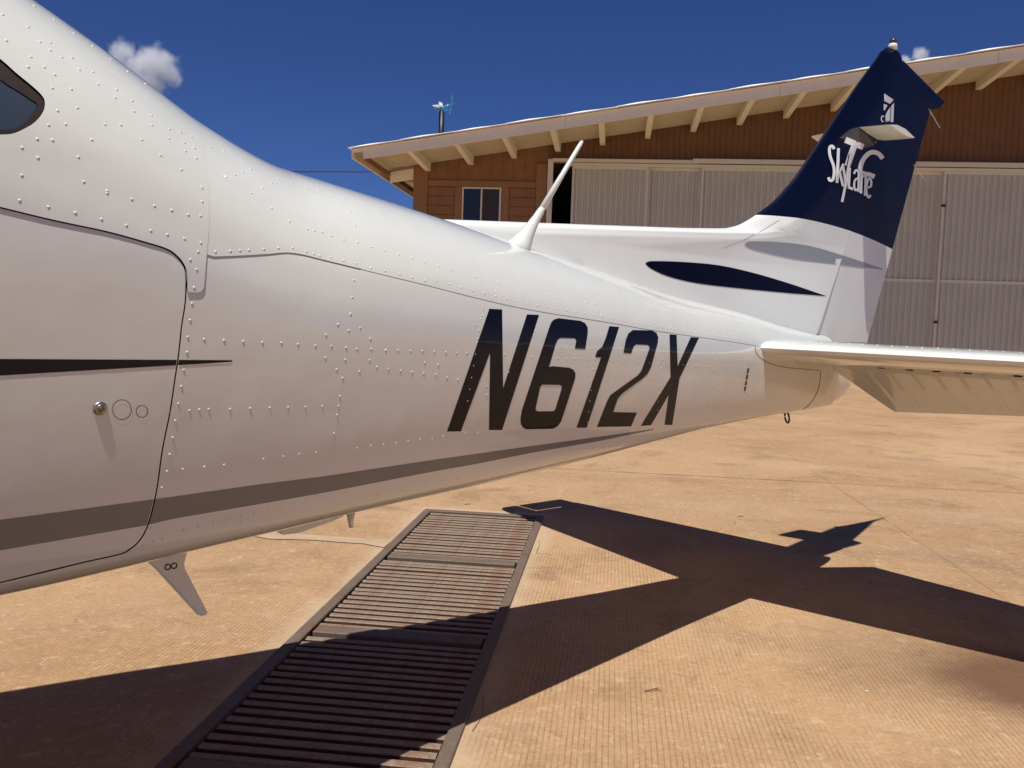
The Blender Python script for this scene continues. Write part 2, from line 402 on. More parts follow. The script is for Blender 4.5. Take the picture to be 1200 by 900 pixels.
# shell of the building
mesh_obj('side_wall', [(XL,.02,0),(XL,28,0),(XL,28,zroof(XL)-.1),(XL,.02,zroof(XL)-.1)], [(0,1,2,3)], M_BROWN, hang)
mesh_obj('side_wall', [(XR,.02,0),(XR,28,0),(XR,28,zroof(XR)-.1),(XR,.02,zroof(XR)-.1)], [(0,1,2,3)], M_BROWN, hang)
mesh_obj('back_wall', [(XL,28,0),(XR,28,0),(XR,28,zroof(XR)-.1),(RIDGE,28,zroof(RIDGE)-.1),(XL,28,zroof(XL)-.1)], [(0,1,2,3,4)], M_DARK, hang)
mesh_obj('hangar_floor', [(XL,.05,.006),(XR,.05,.006),(XR,28,.006),(XL,28,.006)], [(0,1,2,3)], M_DARK, hang)
# roof: soffit with running battens, deck
EX0, EX1 = -6.69, 31.0
def slope_sheet(name, x0, x1, y0, y1, dz, mat, pitch=None, depth=.0):
    v = []; f = []
    ys = [(y0, 0), (y1, 0)]
    if pitch:
        ys = []; n = int((y1-y0)/pitch)
        for i in range(n):
            Y = y0+i*pitch; ys += [(Y, 0), (Y+pitch*.62, 0), (Y+pitch*.66, depth), (Y+pitch*.96, depth)]
        ys.append((y1, 0))
    for Y, d_ in ys:
        for X in (x0, x1): v.append((X, Y, zroof(X)-dz-d_))
    for i in range(len(ys)-1): f.append((2*i, 2*i+1, 2*i+3, 2*i+2))
    return mesh_obj(name, v, f, mat, hang)
slope_sheet('soffit', EX0+.03, RIDGE, -OV+.05, 2.2, .10, M_SOFF, .16, -.046)
slope_sheet('soffit', RIDGE, EX1, -OV+.05, 2.2, .10, M_SOFF, .16, -.046)
slope_sheet('roof_deck', EX0, RIDGE, -OV+.02, 28.3, .05, M_ROOF)
slope_sheet('roof_deck', RIDGE, EX1, -OV+.02, 28.3, .05, M_ROOF)
# roof sheets, each slightly bowed so that its high end lifts above the barge board
sheet_me = None
SL = 1.31
for i in range(int((RIDGE-EX0)/SL)+1):
    x0 = EX0-.06+i*SL; x1 = min(x0+SL+.05, RIDGE)
    if x1-x0 < .2: continue
    v = []; f = []; nseg = 8
    for k_ in range(nseg+1):
        X = x0+(x1-x0)*k_/nseg; t = k_/nseg
        lip = 0.002+.024*max(0, math.sin(math.pi*min(1, t*1.35)))**1.6 if t < .74 else .002
        Z = zroof(X)+.004+(.008 if i % 2 else 0)
        v += [(X, -OV-.15, Z-.004), (X, 28.3, Z-.004), (X, -OV-.148+lip*.9, Z+.003+lip), (X, 28.3, Z+.010)]
    for k_ in range(nseg):
        n = 4*k_; f += [(n, n+1, n+5, n+4), (n+2, n+6, n+7, n+3), (n, n+4, n+6, n+2), (n+1, n+3, n+7, n+5)]
    f += [(0, 2, 3, 1), (4*nseg, 4*nseg+1, 4*nseg+3, 4*nseg+2)]
    o = mesh_obj('roof_sheet', v, f, M_ROOF, hang)
# barge board (rake fascia) in lengths
def rake(name, x0, x1, y0, y1, dtop, dbot, mat):
    v = [(x0,y0,zroof(x0)-dbot),(x1,y0,zroof(x1)-dbot),(x1,y1,zroof(x1)-dbot),(x0,y1,zroof(x0)-dbot),(x0,y0,zroof(x0)-dtop),(x1,y0,zroof(x1)-dtop),(x1,y1,zroof(x1)-dtop),(x0,y1,zroof(x0)-dtop)]
    return mesh_obj(name, v, [(3,2,1,0),(4,5,6,7),(0,1,5,4),(1,2,6,5),(2,3,7,6),(3,0,4,7)], mat, hang)
xs = [EX0+.30, -1.4, 3.6, 8.4, RIDGE]
for i in range(4): rake('barge_board', xs[i]+(.004 if i else 0), xs[i+1]-.004, -OV-.035, -OV+.012, .012, .29, M_TIMBER)
rake('barge_board', RIDGE, EX1, -OV-.035, -OV+.012, .012, .29, M_TIMBER)
# eave board on the left, running away from us, and its end
rake('eave_board', EX0, EX0+.045, -OV-.03, 28.2, .03, .24, M_TIMBER)
rake('eave_end_block', EX0+.046, EX0+.296, -OV-.03, -OV+.04, .014, .10, M_TIMBER)
rake('eave_inner_board', EX0+.30, EX0+.345, -OV+.05, 28.0, .20, .33, M_BROWN2)
rake('plate_beam', EX0+.35, XL-.03, -.06, .10, .20, .47, M_TIMBER)
# lookout rafters
for k_ in range(28):
    X = -5.28+1.185*k_
    if X > 26: break
    zt_ = zroof(X)-.123; v = []
    for (Y, zz) in ((-OV+.013, .11), (-.25, .20), (-.02, .20)):
        v += [(X-.07, Y, zt_-zz), (X+.07, Y, zt_-zz), (X+.07, Y, zt_+.05), (X-.07, Y, zt_+.05)]
    f = [(0,1,2,3), (11,10,9,8)]
    for i in (0, 4): f += [(i, i+4, i+5, i+1), (i+1, i+5, i+6, i+2), (i+2, i+6, i+7, i+3), (i+3, i+7, i+4, i)]
    o = mesh_obj('lookout_rafter', v, f, M_TIMBER, hang); fix_normals(o)
# door opening: frame, tracks, sliding leaves
board('door_jamb', DOOR_L, DOOR_L+.14, -.14, .05, 0, 5.62, M_DOORF)
board('door_track', DOOR_L+.12, 2.0, -.20, -.02, 5.55, 5.63, M_DOORF)
board('door_track', 1.85, DOOR_R, -.24, -.03, 5.56, 5.66, M_DOORF)
board('door_track', -1.4, DOOR_R, -.10, .12, 5.46, 5.535, M_DOORF)
leaves = [(-1.32, .72, .02), (.72, 2.13, .14), (2.11, 5.2, .02), (5.18, 8.27, .14), (8.25, 11.3, .02), (11.28, 14.0, .14)]
for (x0, x1, y) in leaves:
    lf = empty('sliding_door_leaf', hang)
    z0, z1 = .06, 5.46
    o = ribbed('door_sheet', x0+.03, x1-.03, z0, z1-.04, y-.01, .157, .040, M_DOORS, lf, .42)
    board('stile', x0, x0+.055, y-.062, y+.02, z0, z1, M_DOORF, .003, lf)
    board('stile', x1-.055, x1, y-.062, y+.02, z0, z1, M_DOORF, .003, lf)
    board('rail', x0+.056, x1-.056, y-.060, y+.02, z1-.07, z1-.002, M_DOORF, .003, lf)
    board('rail', x0+.056, x1-.056, y-.060, y+.02, 2.62, 2.69, M_DOORF, .003, lf)
    board('rail', x0+.056, x1-.056, y-.060, y+.02, z0+.002, z0+.10, M_DOORF, .003, lf)
for X, Z in ((8.27, 4.55), (8.27, 1.55)):
    board('door_latch', X-.05, X+.05, -.085, -.045, Z, Z+.06, M_BLACK, .004)
# stove pipe with a toy-aeroplane wind vane on the roof
vane = empty('wind_vane', None, H_MAT @ Matrix.Translation((-5.16, 1.0, zroof(-5.16)+.06))); tag(vane, 'blue and white toy aeroplane wind vane on a black pipe above the hangar roof', 'wind vane')
MB().tube([(0,0,-.2), (0,0,1.45)], .078, 14).build('pipe', M_BLACK, vane, True)
M_BLUE = plain('vane_blue', (.02, .16, .30), .4); M_TEAL = plain('vane_propeller_teal', (.03, .28, .42), .4); M_VW = plain('vane_white', (.78, .8, .8), .5)
MB().tube([(-.24,0,1.52), (-.1,0,1.50), (.05,0,1.52), (.16,.0,1.58), (.25,0,1.64)], [.02,.05,.075,.085,.05], 12).build('body', M_BLUE, vane, True)
MB().add([(-.08,-.015,1.54),(.05,-.015,1.56),(-.0,-.015,1.70),(-.09,-.015,1.73),(-.08,.015,1.54),(.05,.015,1.56),(-.0,.015,1.70),(-.09,.015,1.73)], [(0,1,2,3),(7,6,5,4),(0,4,5,1),(1,5,6,2),(2,6,7,3),(3,7,4,0)]).build('tail_fin', M_VW, vane)
MB().add([(-.22,-.25,1.55),(-.06,-.25,1.57),(.10,.25,1.60),(-.06,.25,1.58),(-.22,-.25,1.57),(-.06,-.25,1.59),(.10,.25,1.62),(-.06,.25,1.60)], [(3,2,1,0),(4,5,6,7),(0,1,5,4),(1,2,6,5),(2,3,7,6),(3,0,4,7)]).build('wing', M_VW, vane)
for a_ in (70, 190, 310):
    r_ = math.radians(a_); dx, dy = .10*math.cos(r_), math.sin(r_)
    MB().add([(.27,-.02,1.65),(.27,.02,1.65),(.29+dx*.6,.06+dy*.28,1.66+.30*math.cos(r_)+.02),(.29+dx*.6,-.06+dy*.28,1.66+.30*math.cos(r_)-.02),(.28,-.02,1.65),(.28,.02,1.65),(.30+dx*.6,.06+dy*.28,1.67+.30*math.cos(r_)+.02),(.30+dx*.6,-.06+dy*.28,1.67+.30*math.cos(r_)-.02)], [(3,2,1,0),(4,5,6,7),(0,1,5,4),(1,2,6,5),(2,3,7,6),(3,0,4,7)]).build('propeller_blade', M_TEAL, vane)
# overhead service cable to the hangar corner
cab = []
for i in range(25):
    t = i/24; cab.append(((-5.7)*(1-t)+(-32)*t, .12, 5.27*(1-t)+5.65*t-.9*t*(1-t)))
co = MB().tube(cab, .018, 6).build('overhead_cable', M_BLACK, None, True); co.matrix_world = H_MAT; tag(co, 'thin black overhead cable running left from the hangar corner', 'cable')

# ------------------------------------------------------------------ clouds: real volumes far off
def cloud(name, px, py, dist, blobs, dens, label):
    P = Vector(ray(px, py)*dist + np.array([0, 0, CAM_H]))
    k = N(name+'_volume'); k.t.nodes.remove(k.b)
    o = k.obj()
    d = None
    for (bx, by, bz, br) in blobs:
        sub = k.n('ShaderNodeVectorMath', operation='DISTANCE'); k.l(o, sub.inputs[0]); sub.inputs[1].default_value = (bx, by, bz)
        q = k.math('SUBTRACT', 1, k.math('DIVIDE', sub.outputs['Value'], br))
        d = q if d is None else k.math('MAXIMUM', d, q)
    nz = k.noise(o, .055, 4, .62)
    d = k.math('ADD', d, k.math('MULTIPLY', k.math('SUBTRACT', nz, .5), 1.5))
    d = k.math('MULTIPLY', k.smooth(d, .12, .62), dens)
    pv = k.n('ShaderNodeVolumePrincipled'); pv.inputs['Color'].default_value = (.97, .97, .98, 1); pv.inputs['Anisotropy'].default_value = .1
    k.l(d, pv.inputs['Density']); k.l(pv.outputs[0], k.out.inputs['Volume'])
    bm = bmesh.new()
    lo = Vector((min(q[i]-q[3] for q in blobs) for i in range(3))); hi = Vector((max(q[i]+q[3] for q in blobs) for i in range(3)))
    bmesh.ops.create_icosphere(bm, subdivisions=3, radius=1)
    for v in bm.verts: v.co = Vector(((lo[i]+hi[i])/2+v.co[i]*(hi[i]-lo[i])*.62 for i in range(3)))
    me = bpy.data.meshes.new('cloud'); bm.to_mesh(me); bm.free(); me.materials.append(k.m)
    ob = bpy.data.objects.new('cloud', me); COL.objects.link(ob); ob.location = P; tag(ob, label, 'cloud')
    k.m.cycles.volume_sampling = 'MULTIPLE_IMPORTANCE' if hasattr(k.m, 'cycles') else None
    return ob
cloud('cloud_a', 167, 74, 1500, [(-34, 0, 14, 30), (-8, 5, -4, 34), (22, 0, -2, 42), (44, 5, -18, 26), (-30, 0, -22, 34), (16, 0, -34, 34)], .06, 'small grey-white cloud above the sloping cabin roof line')
cloud('cloud_b', 1076, 68, 1500, [(2, 0, 6, 17), (-24, 0, -6, 15), (8, 0, -14, 22), (-40, 0, -16, 18)], .12, 'small white cloud peeking over the hangar roof beside the fin')

# ------------------------------------------------------------------ aircraft (local x aft, y to starboard, z up from the ground)
TH = math.radians(48.5)
ax_a = np.array([math.sin(TH), math.cos(TH), 0]); ax_l = np.array([math.cos(TH), -math.sin(TH), 0])
CO = np.array([-.1165, 2.17, 0]) - .38*ax_l
AC = Matrix(((ax_a[0], -ax_l[0], 0, CO[0]), (ax_a[1], -ax_l[1], 0, CO[1]), (0, 0, 1, 0), (0, 0, 0, 1)))
plane = empty('light_aircraft', None, AC)
tag(plane, 'white single-engine light aircraft with navy tail fin and large black registration N612X', 'aircraft')
CL = np.array([-CO@ax_a, CO@ax_l, CAM_H])                      # camera in aircraft coordinates
def lray(x, y):
    q = ray(x, y); return np.array([q@ax_a, -(q@ax_l), q[2]])

SEC = np.array([(0,1),(.3,.985),(.58,.932),(.8,.84),(.93,.735),(.985,.635),(1,.54),(.988,.40),(.957,.26),(.91,.14),(.84,.05),(.66,.01),(.4,0),(0,0)])
def catmull(P, n):
    Q = np.vstack([P[1]*[-1,1], P, P[-2]*[-1,1]]); out = []
    for i in range(1, len(Q)-2):
        p0, p1, p2, p3 = Q[i-1:i+3]
        for k in range(n):
            t = k/n; out.append(.5*(2*p1+(p2-p0)*t+(2*p0-5*p1+4*p2-p3)*t*t+(3*p1-p0-3*p2+p3)*t**3))
    out.append(P[-1]); return np.array(out)
ST = catmull(SEC, 24); NT = len(ST)-1
W_K = np.array([-3.4,-2.2,-1.6,-1.0,-.5,0,.8,1.07,1.6,2.0,2.36]); W_V = np.array([.56,.565,.55,.505,.447,.38,.272,.236,.178,.135,.088])
T_K = np.array([-3.4,-2.6,-2.0,-1.4,-1.1,-.8,-.6,-.44,-.40,-.36,-.2,0,.4,.8,1.2,1.6,2.0,2.36]); T_V = np.array([1.12,1.12,1.08,.83,.692,.546,.4365,.3735,.363,.3565,.336,.308,.249,.189,.125,.086,.032,-.002])
B_K = np.array([-3.4,-2.0,-1.4,-1.0,-.6,-.2,.2,.6,1.0,1.4,1.8,2.1,2.36]); B_V = np.array([-.56,-.559,-.537,-.523,-.494,-.466,-.444,-.418,-.386,-.356,-.336,-.325,-.316])
def pch(xk, yk, x):
    x = np.asarray(x, float); d = np.diff(yk)/np.diff(xk); m = np.zeros(len(xk)); m[0] = d[0]; m[-1] = d[-1]
    for i in range(1, len(xk)-1):
        if d[i-1]*d[i] > 0:
            h0 = xk[i]-xk[i-1]; h1 = xk[i+1]-xk[i]; m[i] = 3*(h0+h1)/((2*h1+h0)/d[i-1]+(h1+2*h0)/d[i])
    i = np.clip(np.searchsorted(xk, x)-1, 0, len(xk)-2); H = xk[i+1]-xk[i]; t = (x-xk[i])/H
    return (1+2*t)*(1-t)**2*yk[i]+t*(1-t)**2*H*m[i]+t*t*(3-2*t)*yk[i+1]+t*t*(t-1)*H*m[i+1]
def surf(s, T):
    s = np.asarray(s, float); T = np.asarray(T, float)
    ti = np.clip(np.abs(T), 0, 1)*NT; i = np.minimum(ti.astype(int), NT-1); fr = (ti-i)[..., None]
    yz = ST[i]*(1-fr)+ST[i+1]*fr
    wv = pch(W_K, W_V, s); tv = pch(T_K, T_V, s); bv = pch(B_K, B_V, s)
    return np.stack([s, -np.sign(T+1e-12)*wv*yz[..., 0], CAM_H+bv+(tv-bv)*yz[..., 1]], -1)
def snorm(s, T, e=2e-3):
    s = np.asarray(s, float); T = np.asarray(T, float)
    ds = surf(s+e, T)-surf(s-e, T)
    e2 = 6e-3
    dT = surf(s, np.clip(T+e2, -1, 1))-surf(s, np.clip(T-e2, -1, 1))
    n = np.cross(ds, dT); n /= np.linalg.norm(n, axis=-1, keepdims=True)+1e-12
    c = surf(s, T); mid = np.stack([s, 0*s, CAM_H+(pch(T_K, T_V, s)+pch(B_K, B_V, s))/2], -1)
    sg = np.sign(((c-mid)*n).sum(-1, keepdims=True)); return n*sg
def inv(P):
    s = P[0]; wv = pch(W_K, W_V, s); tv = pch(T_K, T_V, s); bv = pch(B_K, B_V, s)
    q = np.array([abs(P[1])/wv, (P[2]-CAM_H-bv)/(tv-bv)])
    d = ((ST-q)**2).sum(1); i = int(d.argmin()); j = i
    best = (d[i], i/NT)
    for a_, b_ in ((i-1, i), (i, i+1)):
        if a_ < 0 or b_ > NT: continue
        v = ST[b_]-ST[a_]; t = np.clip(((q-ST[a_])@v)/(v@v), 0, 1); dd = ((ST[a_]+v*t-q)**2).sum()
        if dd <= best[0]: best = (dd, (a_+t)/NT)
    return s, best[1]*(1 if P[1] <= 0 else -1)

# inner shell
SG = np.concatenate([np.arange(-3.4, -.7, .05), np.arange(-.7, -.2, .02), np.arange(-.2, 2.34, .05), [2.34]])
TG = np.linspace(-1, 1, 241)
V = surf(np.repeat(SG[:, None], len(TG), 1), np.repeat(TG[None], len(SG), 0)); nT = len(TG)
vs = V.reshape(-1, 3); fs = []
for i in range(len(SG)-1):
    for j in range(nT-1): n = i*nT+j; fs.append((n, n+nT, n+nT+1, n+1))
fs.append(tuple(range(nT-1))); fs.append(tuple((len(SG)-1)*nT+j for j in range(nT-1))[::-1])
sunk = (V-.005*snorm(np.repeat(SG[:, None], len(TG), 1), np.repeat(TG[None], len(SG), 0))).reshape(-1, 3)
fuse = mesh_obj('fuselage', sunk, fs, M_INNER, plane, True)
SHELL = BVHTree.FromPolygons([Vector(v) for v in vs], fs)
def cast(bvh, x, y):
    h_ = bvh.ray_cast(Vector(CL), Vector(lray(x, y)).normalized())
    return (np.array(h_[0]), np.array(h_[1])) if h_[0] is not None else None
def pst(x, y):
    h_ = cast(SHELL, x, y)
    return None if h_ is None else inv(h_[0])
def dens(pts, step=6):
    out = []
    for (x0, y0), (x1, y1) in zip(pts[:-1], pts[1:]):
        n = max(1, int(math.hypot(x1-x0, y1-y0)/step))
        out += [(x0+(x1-x0)*k/n, y0+(y1-y0)*k/n) for k in range(n)]
    return out+[tuple(pts[-1])]
def crom(pts, n=6):
    P = np.array(pts, float); Q = np.vstack([2*P[0]-P[1], P, 2*P[-1]-P[-2]]); out = []
    for i in range(1, len(Q)-2):
        p0, p1, p2, p3 = Q[i-1:i+3]
        for k in range(n):
            t = k/n; out.append(tuple(.5*(2*p1+(p2-p0)*t+(2*p0-5*p1+4*p2-p3)*t*t+(3*p1-p0-3*p2+p3)*t**3)))
    return out+[tuple(P[-1])]
def pxst(pts, step=6):
    r = [pst(*p) for p in dens(pts, step)]
    return [q for q in r if q is not None]
def offs(pts, d):
    P = np.array(pts, float); t = np.gradient(P, axis=0); t /= np.linalg.norm(t, axis=1, keepdims=True)
    return [tuple(q) for q in P+np.stack([-t[:, 1], t[:, 0]], 1)*d]
def flat_cut(poly, holes, cutx, cuty):
    """triangulate a 2-D polygon (with holes) and slice it along a grid"""
    loops = [[Vector((p[0], p[1], 0)) for p in poly]]+[[Vector((p[0], p[1], 0)) for p in h_] for h_ in holes]
    tri = tessellate_polygon(loops); flat = [p for L in loops for p in L]
    bm = bmesh.new(); bv = [bm.verts.new(p) for p in flat]
    for t in tri:
        try: bm.faces.new([bv[i] for i in t])
        except ValueError: pass
    for X in cutx:
        bmesh.ops.bisect_plane(bm, geom=bm.verts[:]+bm.edges[:]+bm.faces[:], plane_co=(X, 0, 0), plane_no=(1, 0, 0), dist=1e-7)
    for Y in cuty:
        bmesh.ops.bisect_plane(bm, geom=bm.verts[:]+bm.edges[:]+bm.faces[:], plane_co=(0, Y, 0), plane_no=(0, 1, 0), dist=1e-7)
    bmesh.ops.remove_doubles(bm, verts=bm.verts[:], dist=1e-6)
    bm.verts.index_update()
    v = np.array([tuple(q.co)[:2] for q in bm.verts]); f = [[q.index for q in fc.verts] for fc in bm.faces]
    def sh(P): P = np.array([tuple(q)[:2] for q in P]); return .5*abs((P[:, 0]*np.roll(P[:, 1], -1)-P[:, 1]*np.roll(P[:, 0], -1)).sum())
    want = sh(loops[0])-sum(sh(q) for q in loops[1:]); got = sum(fc.calc_area() for fc in bm.faces)
    if abs(want-got) > 1e-4*want: print('AREA', want, got, len(poly), [tuple(q) for q in poly[:3]])
    bd = [(e.verts[0].index, e.verts[1].index) for e in bm.edges if len(e.link_faces) == 1]
    bm.free(); return v, f, bd
ALLSKIN_V = []; ALLSKIN_F = []
def finish(name, P, Nn, f, bd, thick, mat, parent, record=True):
    """surface P with normals Nn, plus a rim of the given thickness round its boundary"""
    ff = []
    for q in f:
        pq = P[q]; a_ = np.cross(pq-pq[0], np.roll(pq, -1, axis=0)-pq[0]).sum(0)
        if a_@Nn[q].sum(0) < 0: q = q[::-1]
        ff.append(list(q))
    vv = [tuple(p) for p in P]; nn = [tuple(n) for n in Nn]
    if record:
        n0 = len(ALLSKIN_V); ALLSKIN_V.extend(vv); ALLSKIN_F.extend([[i+n0 for i in q] for q in ff])
    if thick:
        for a_, b_ in bd:
            n0 = len(vv); d = P[b_]-P[a_]
            for i in (a_, b_):
                vv.append(tuple(P[i])); 
            for i in (b_, a_): vv.append(tuple(P[i]-Nn[i]*thick))
            ff.append([n0, n0+1, n0+2, n0+3]); sd = np.cross(d, Nn[a_]); sd /= np.linalg.norm(sd)+1e-12
            nn += [tuple(sd)]*4
    o = mesh_obj(name, vv, ff, mat, parent, True)
    o.data.normals_split_custom_set_from_vertices([Vector(n).normalized() if Vector(n).length > 0 else Vector((0, 0, 1)) for n in nn])
    return o
def patch(name, poly, off, thick, mat, parent, holes=(), ds=.06, dT=1/64):
    s0, s1 = min(p[0] for p in poly), max(p[0] for p in poly); t0, t1 = min(p[1] for p in poly), max(p[1] for p in poly)
    cx = [x for x in np.concatenate([np.arange(-3.4, -.72, ds), np.arange(-.72, -.18, .022), np.arange(-.18, 2.4, ds)]) if s0 < x < s1]
    cy = [y+1e-4 for y in np.arange(-1, 1, dT) if t0 < y < t1]
    v, f, bd = flat_cut(poly, holes, cx, cy)
    P = surf(v[:, 0], v[:, 1]); Nn = snorm(v[:, 0], v[:, 1])
    return finish(name, P+Nn*off, Nn, f, bd, thick, mat, parent)
def mirror(pts): return [(s, -T) for s, T in pts]

# seams, read off the skin
GAP = [(0,243.5),(62,258.5),(125,272),(172,285),(195,292.5),(207,301),(215,312),(217.6,324),(217.3,345),(216,360),(212.5,382),(209,415),(205,442),(199,482),(190,527),(184,570),(177.5,600),(171,620),(162.5,634),(152,643),(140,649),(100,658),(50,670),(0,682)]
GAPD = crom(GAP, 5)
SEAM = crom([(241,301),(275,300),(312,298),(335,296.3),(355,299),(375,304),(420,315),(450,322.5),(500,334.5),(569,352),(626,364),(710,377.5),(770,388),(857,400.5),(884,405)], 4)
seam_st = pxst(SEAM, 8); seam_up = pxst([(x, y-13) for x, y in SEAM], 8)
def ext(st, s_end):
    (s0, t0), (s1, t1) = st[-6], st[-1]; return st+[(s_end, t1+(t1-t0)/(s1-s0)*(s_end-s1))]
seam_st = ext(seam_st, 2.34); seam_up = [(s, T) for s, T in ext(seam_up, 2.34)]
LA = crom([(241,301),(244,262),(243,220),(240,200),(237,168)], 4); la_st = pxst(LA, 6)
LB_ = crom([(422,315),(420,275),(417,252),(415,240)], 4); lb_st = pxst(LB_, 6)
la_st.append((la_st[-1][0], 0)); lb_st.append((lb_st[-1][0], 0))
gin = pxst(offs(GAPD, .8), 5); gout = pxst(offs(GAPD, -.8), 5)
itop = max(range(len(gin)), key=lambda i: -abs(gin[i][1]-gin[0][1]))
def fwd(st, s_end, n=8):       # extrapolate from the first two points to s_end
    (s0, t0), (s1, t1) = st[0], st[n]; return (s_end, t0+(t1-t0)/(s1-s0)*(s_end-s0)*.35)
def bwd(st, s_end): return fwd(st[::-1], s_end)
# baggage door
door_poly = [fwd(gin, -1.5)]+gin+[bwd(gin, -1.5)]
door = patch('baggage_door', door_poly, .0010, .0045, M_WHITE, plane)
cabin_poly = [(-3.4, fwd(gin, -1.5)[1]), fwd(gin, -1.497), bwd(gin, -1.497), (-3.4, bwd(gin, -1.5)[1])]
patch('cabin_side', cabin_poly, .0010, .0045, M_WHITE, plane)
# side skin, port: behind the door, and below it
kx = next(i for i, p in enumerate(dens(offs(GAPD, -.8), 5)) if p[1] > 330)
side = [gout[i] for i in range(kx, len(gout))]
side = [(seam_up[0][0]-.05, seam_up[0][1])]+side+[bwd(gout, -1.5), (-3.4, bwd(gout, -1.5)[1]+.012), (-3.4, 1.0), (2.34, 1.0)]+seam_up[::-1]
patch('side_skin', side, .0010, .0045, M_WHITE, plane)
# side skin, starboard
patch('side_skin', [(-3.4, -1), (2.34, -1)]+mirror(seam_up[::-1])+[(-3.4, -seam_up[0][1])], .0010, .0045, M_WHITE, plane)
# upper skins
upB = [(s-.03, T) for s, T in lb_st]
upB = upB+mirror(upB[::-1][1:])+mirror([q for q in seam_st if q[0] > lb_st[0][0]])+[q for q in seam_st if q[0] > lb_st[0][0]][::-1]
patch('upper_skin', upB, .0018, .0012, M_WHITE, plane)
sA = [q for q in seam_st if la_st[0][0] < q[0] < lb_st[0][0]]
upA = [(s-.03, T) for s, T in la_st][::-1]
upA = upA+sA+lb_st+mirror(lb_st[::-1][1:])+mirror(sA[::-1])+mirror([(s-.03, T) for s, T in la_st])[:-1]
patch('upper_skin', upA, .0026, .0012, M_WHITE, plane)
# cabin skin with the rear quarter window
gtop = [p for p in dens(offs(GAPD, -.75), 5) if p[0] < 218.9 and p[1] < 341]
gt = pxst(gtop, 5)
tab = pxst([(218.9,342.5),(230,342.8),(235,341.5),(238,337),(239,325),(241,301)], 4)
cab_edge = [(-3.4, fwd(gt, -1.5)[1]), fwd(gt, -1.5)]+gt+tab+la_st[1:]
cab_poly = cab_edge+mirror(cab_edge[::-1][1:])
WIN = crom([(-60,22),(0,71),(17,86),(37,102.5),(47,112),(51.3,120),(49.5,132),(40,144),(27,152),(15,157),(0,158.5),(-60,160)], 4)
win_st = pxst(WIN, 5)
GLS = crom([(-48,52),(0,93),(20,106),(35,116),(42.5,121),(43,126),(33,140),(22,149),(10,152),(-48,153)], 4)
gls_st = pxst(GLS, 5)
patch('cabin_skin', cab_poly, .0034, .0060, M_WHITE, plane, holes=[win_st])
wob = empty('quarter_window', plane)
patch('window_seal', win_st, .0004, .004, M_RUBBER, wob, holes=[gls_st])
kg = N('cabin_window_acrylic'); kg.set(rgb(.05, .065, .085), .06, 0, 1.0); kg.b.inputs['Coat Roughness'].default_value = .03
patch('pane', gls_st, -.0012, 0, kg.m, wob)
SKIN = BVHTree.FromPolygons([Vector(v) for v in ALLSKIN_V], ALLSKIN_F)

def decal(name, poly, mat, parent, bvh=None, holes=(), off=.0007, step=9, analytic=True):
    on_skin = bvh is None; bvh = bvh or SHELL
    if on_skin: off += .0010
    xs_ = [p[0] for p in poly]; ys_ = [p[1] for p in poly]
    v, f, bd = flat_cut(dens(list(poly)+[poly[0]], step)[:-1], [dens(list(h_)+[h_[0]], step)[:-1] for h_ in holes], np.arange(min(xs_)+step*.5, max(xs_), step), np.arange(min(ys_)+step*.5, max(ys_), step))
    P = []; Nn = []
    last = None
    for x, y in v:
        h_ = cast(bvh, x, y)
        if h_ is None: h_ = last
        if h_ is None: return None
        last = h_
        n = h_[1]
        if analytic: n = snorm(*[np.float64(q) for q in inv(h_[0])])
        if n@(CL-h_[0]) < 0: n = -n
        P.append(h_[0]+n*off); Nn.append(n)
    return finish(name, np.array(P), np.array(Nn), f, bd, 0, mat, parent, record=False)

# ---- stripes and registration (outlines in photo pixels, laid on the skin)
gx_at = lambda y: np.interp(y, [p[1] for p in GAP[8:]], [p[0] for p in GAP[8:]])
def split_decal(name, top, bot, mat):
    """stripe between two edge lines, interrupted at the door gap"""
    x0, x1 = -14, top[-1][0]
    tx = [p[0] for p in top]; ty = [p[1] for p in top]; bx = [p[0] for p in bot]; by = [p[1] for p in bot]
    ym = np.interp(190, tx, ty)
    gt_ = gx_at(np.interp(190, tx, ty)); gb_ = gx_at(np.interp(175, bx, by))
    A = [(x, np.interp(x, tx, ty)) for x in np.linspace(x0, gt_-1.3, 12)]+[(x, np.interp(x, bx, by)) for x in np.linspace(gb_-1.3, x0, 12)]
    decal(name, A, mat, door)
    B = [(x, np.interp(x, tx, ty)) for x in np.linspace(gt_+1.3, x1, 40)]+[(x, np.interp(x, bx, by)) for x in np.linspace(x1-1, gb_+1.3, 40)]
    decal(name, B, mat, plane)
ext0 = lambda pts: [(-14, pts[0][1]-(pts[1][1]-pts[0][1])/(pts[1][0]-pts[0][0])*14)]+pts
split_decal('navy_stripe', ext0([(0,420.5),(272,422)]), ext0([(0,440),(272,424)]), M_BLACKD)
split_decal('grey_stripe', ext0([(0,609),(180,585),(300,568),(380,558),(500,540),(560,531.5),(620,523),(700,512),(766,502.6)]), ext0([(0,644.5),(172,615),(200,608),(300,591),(380,577),(500,553.6),(560,543),(620,530.8),(700,517),(766,503.4)]), M_GREYD)
def Z(pts, ox=500, oy=340, sc=3.3333): return [(ox+x/sc, oy+y/sc) for x, y in pts]
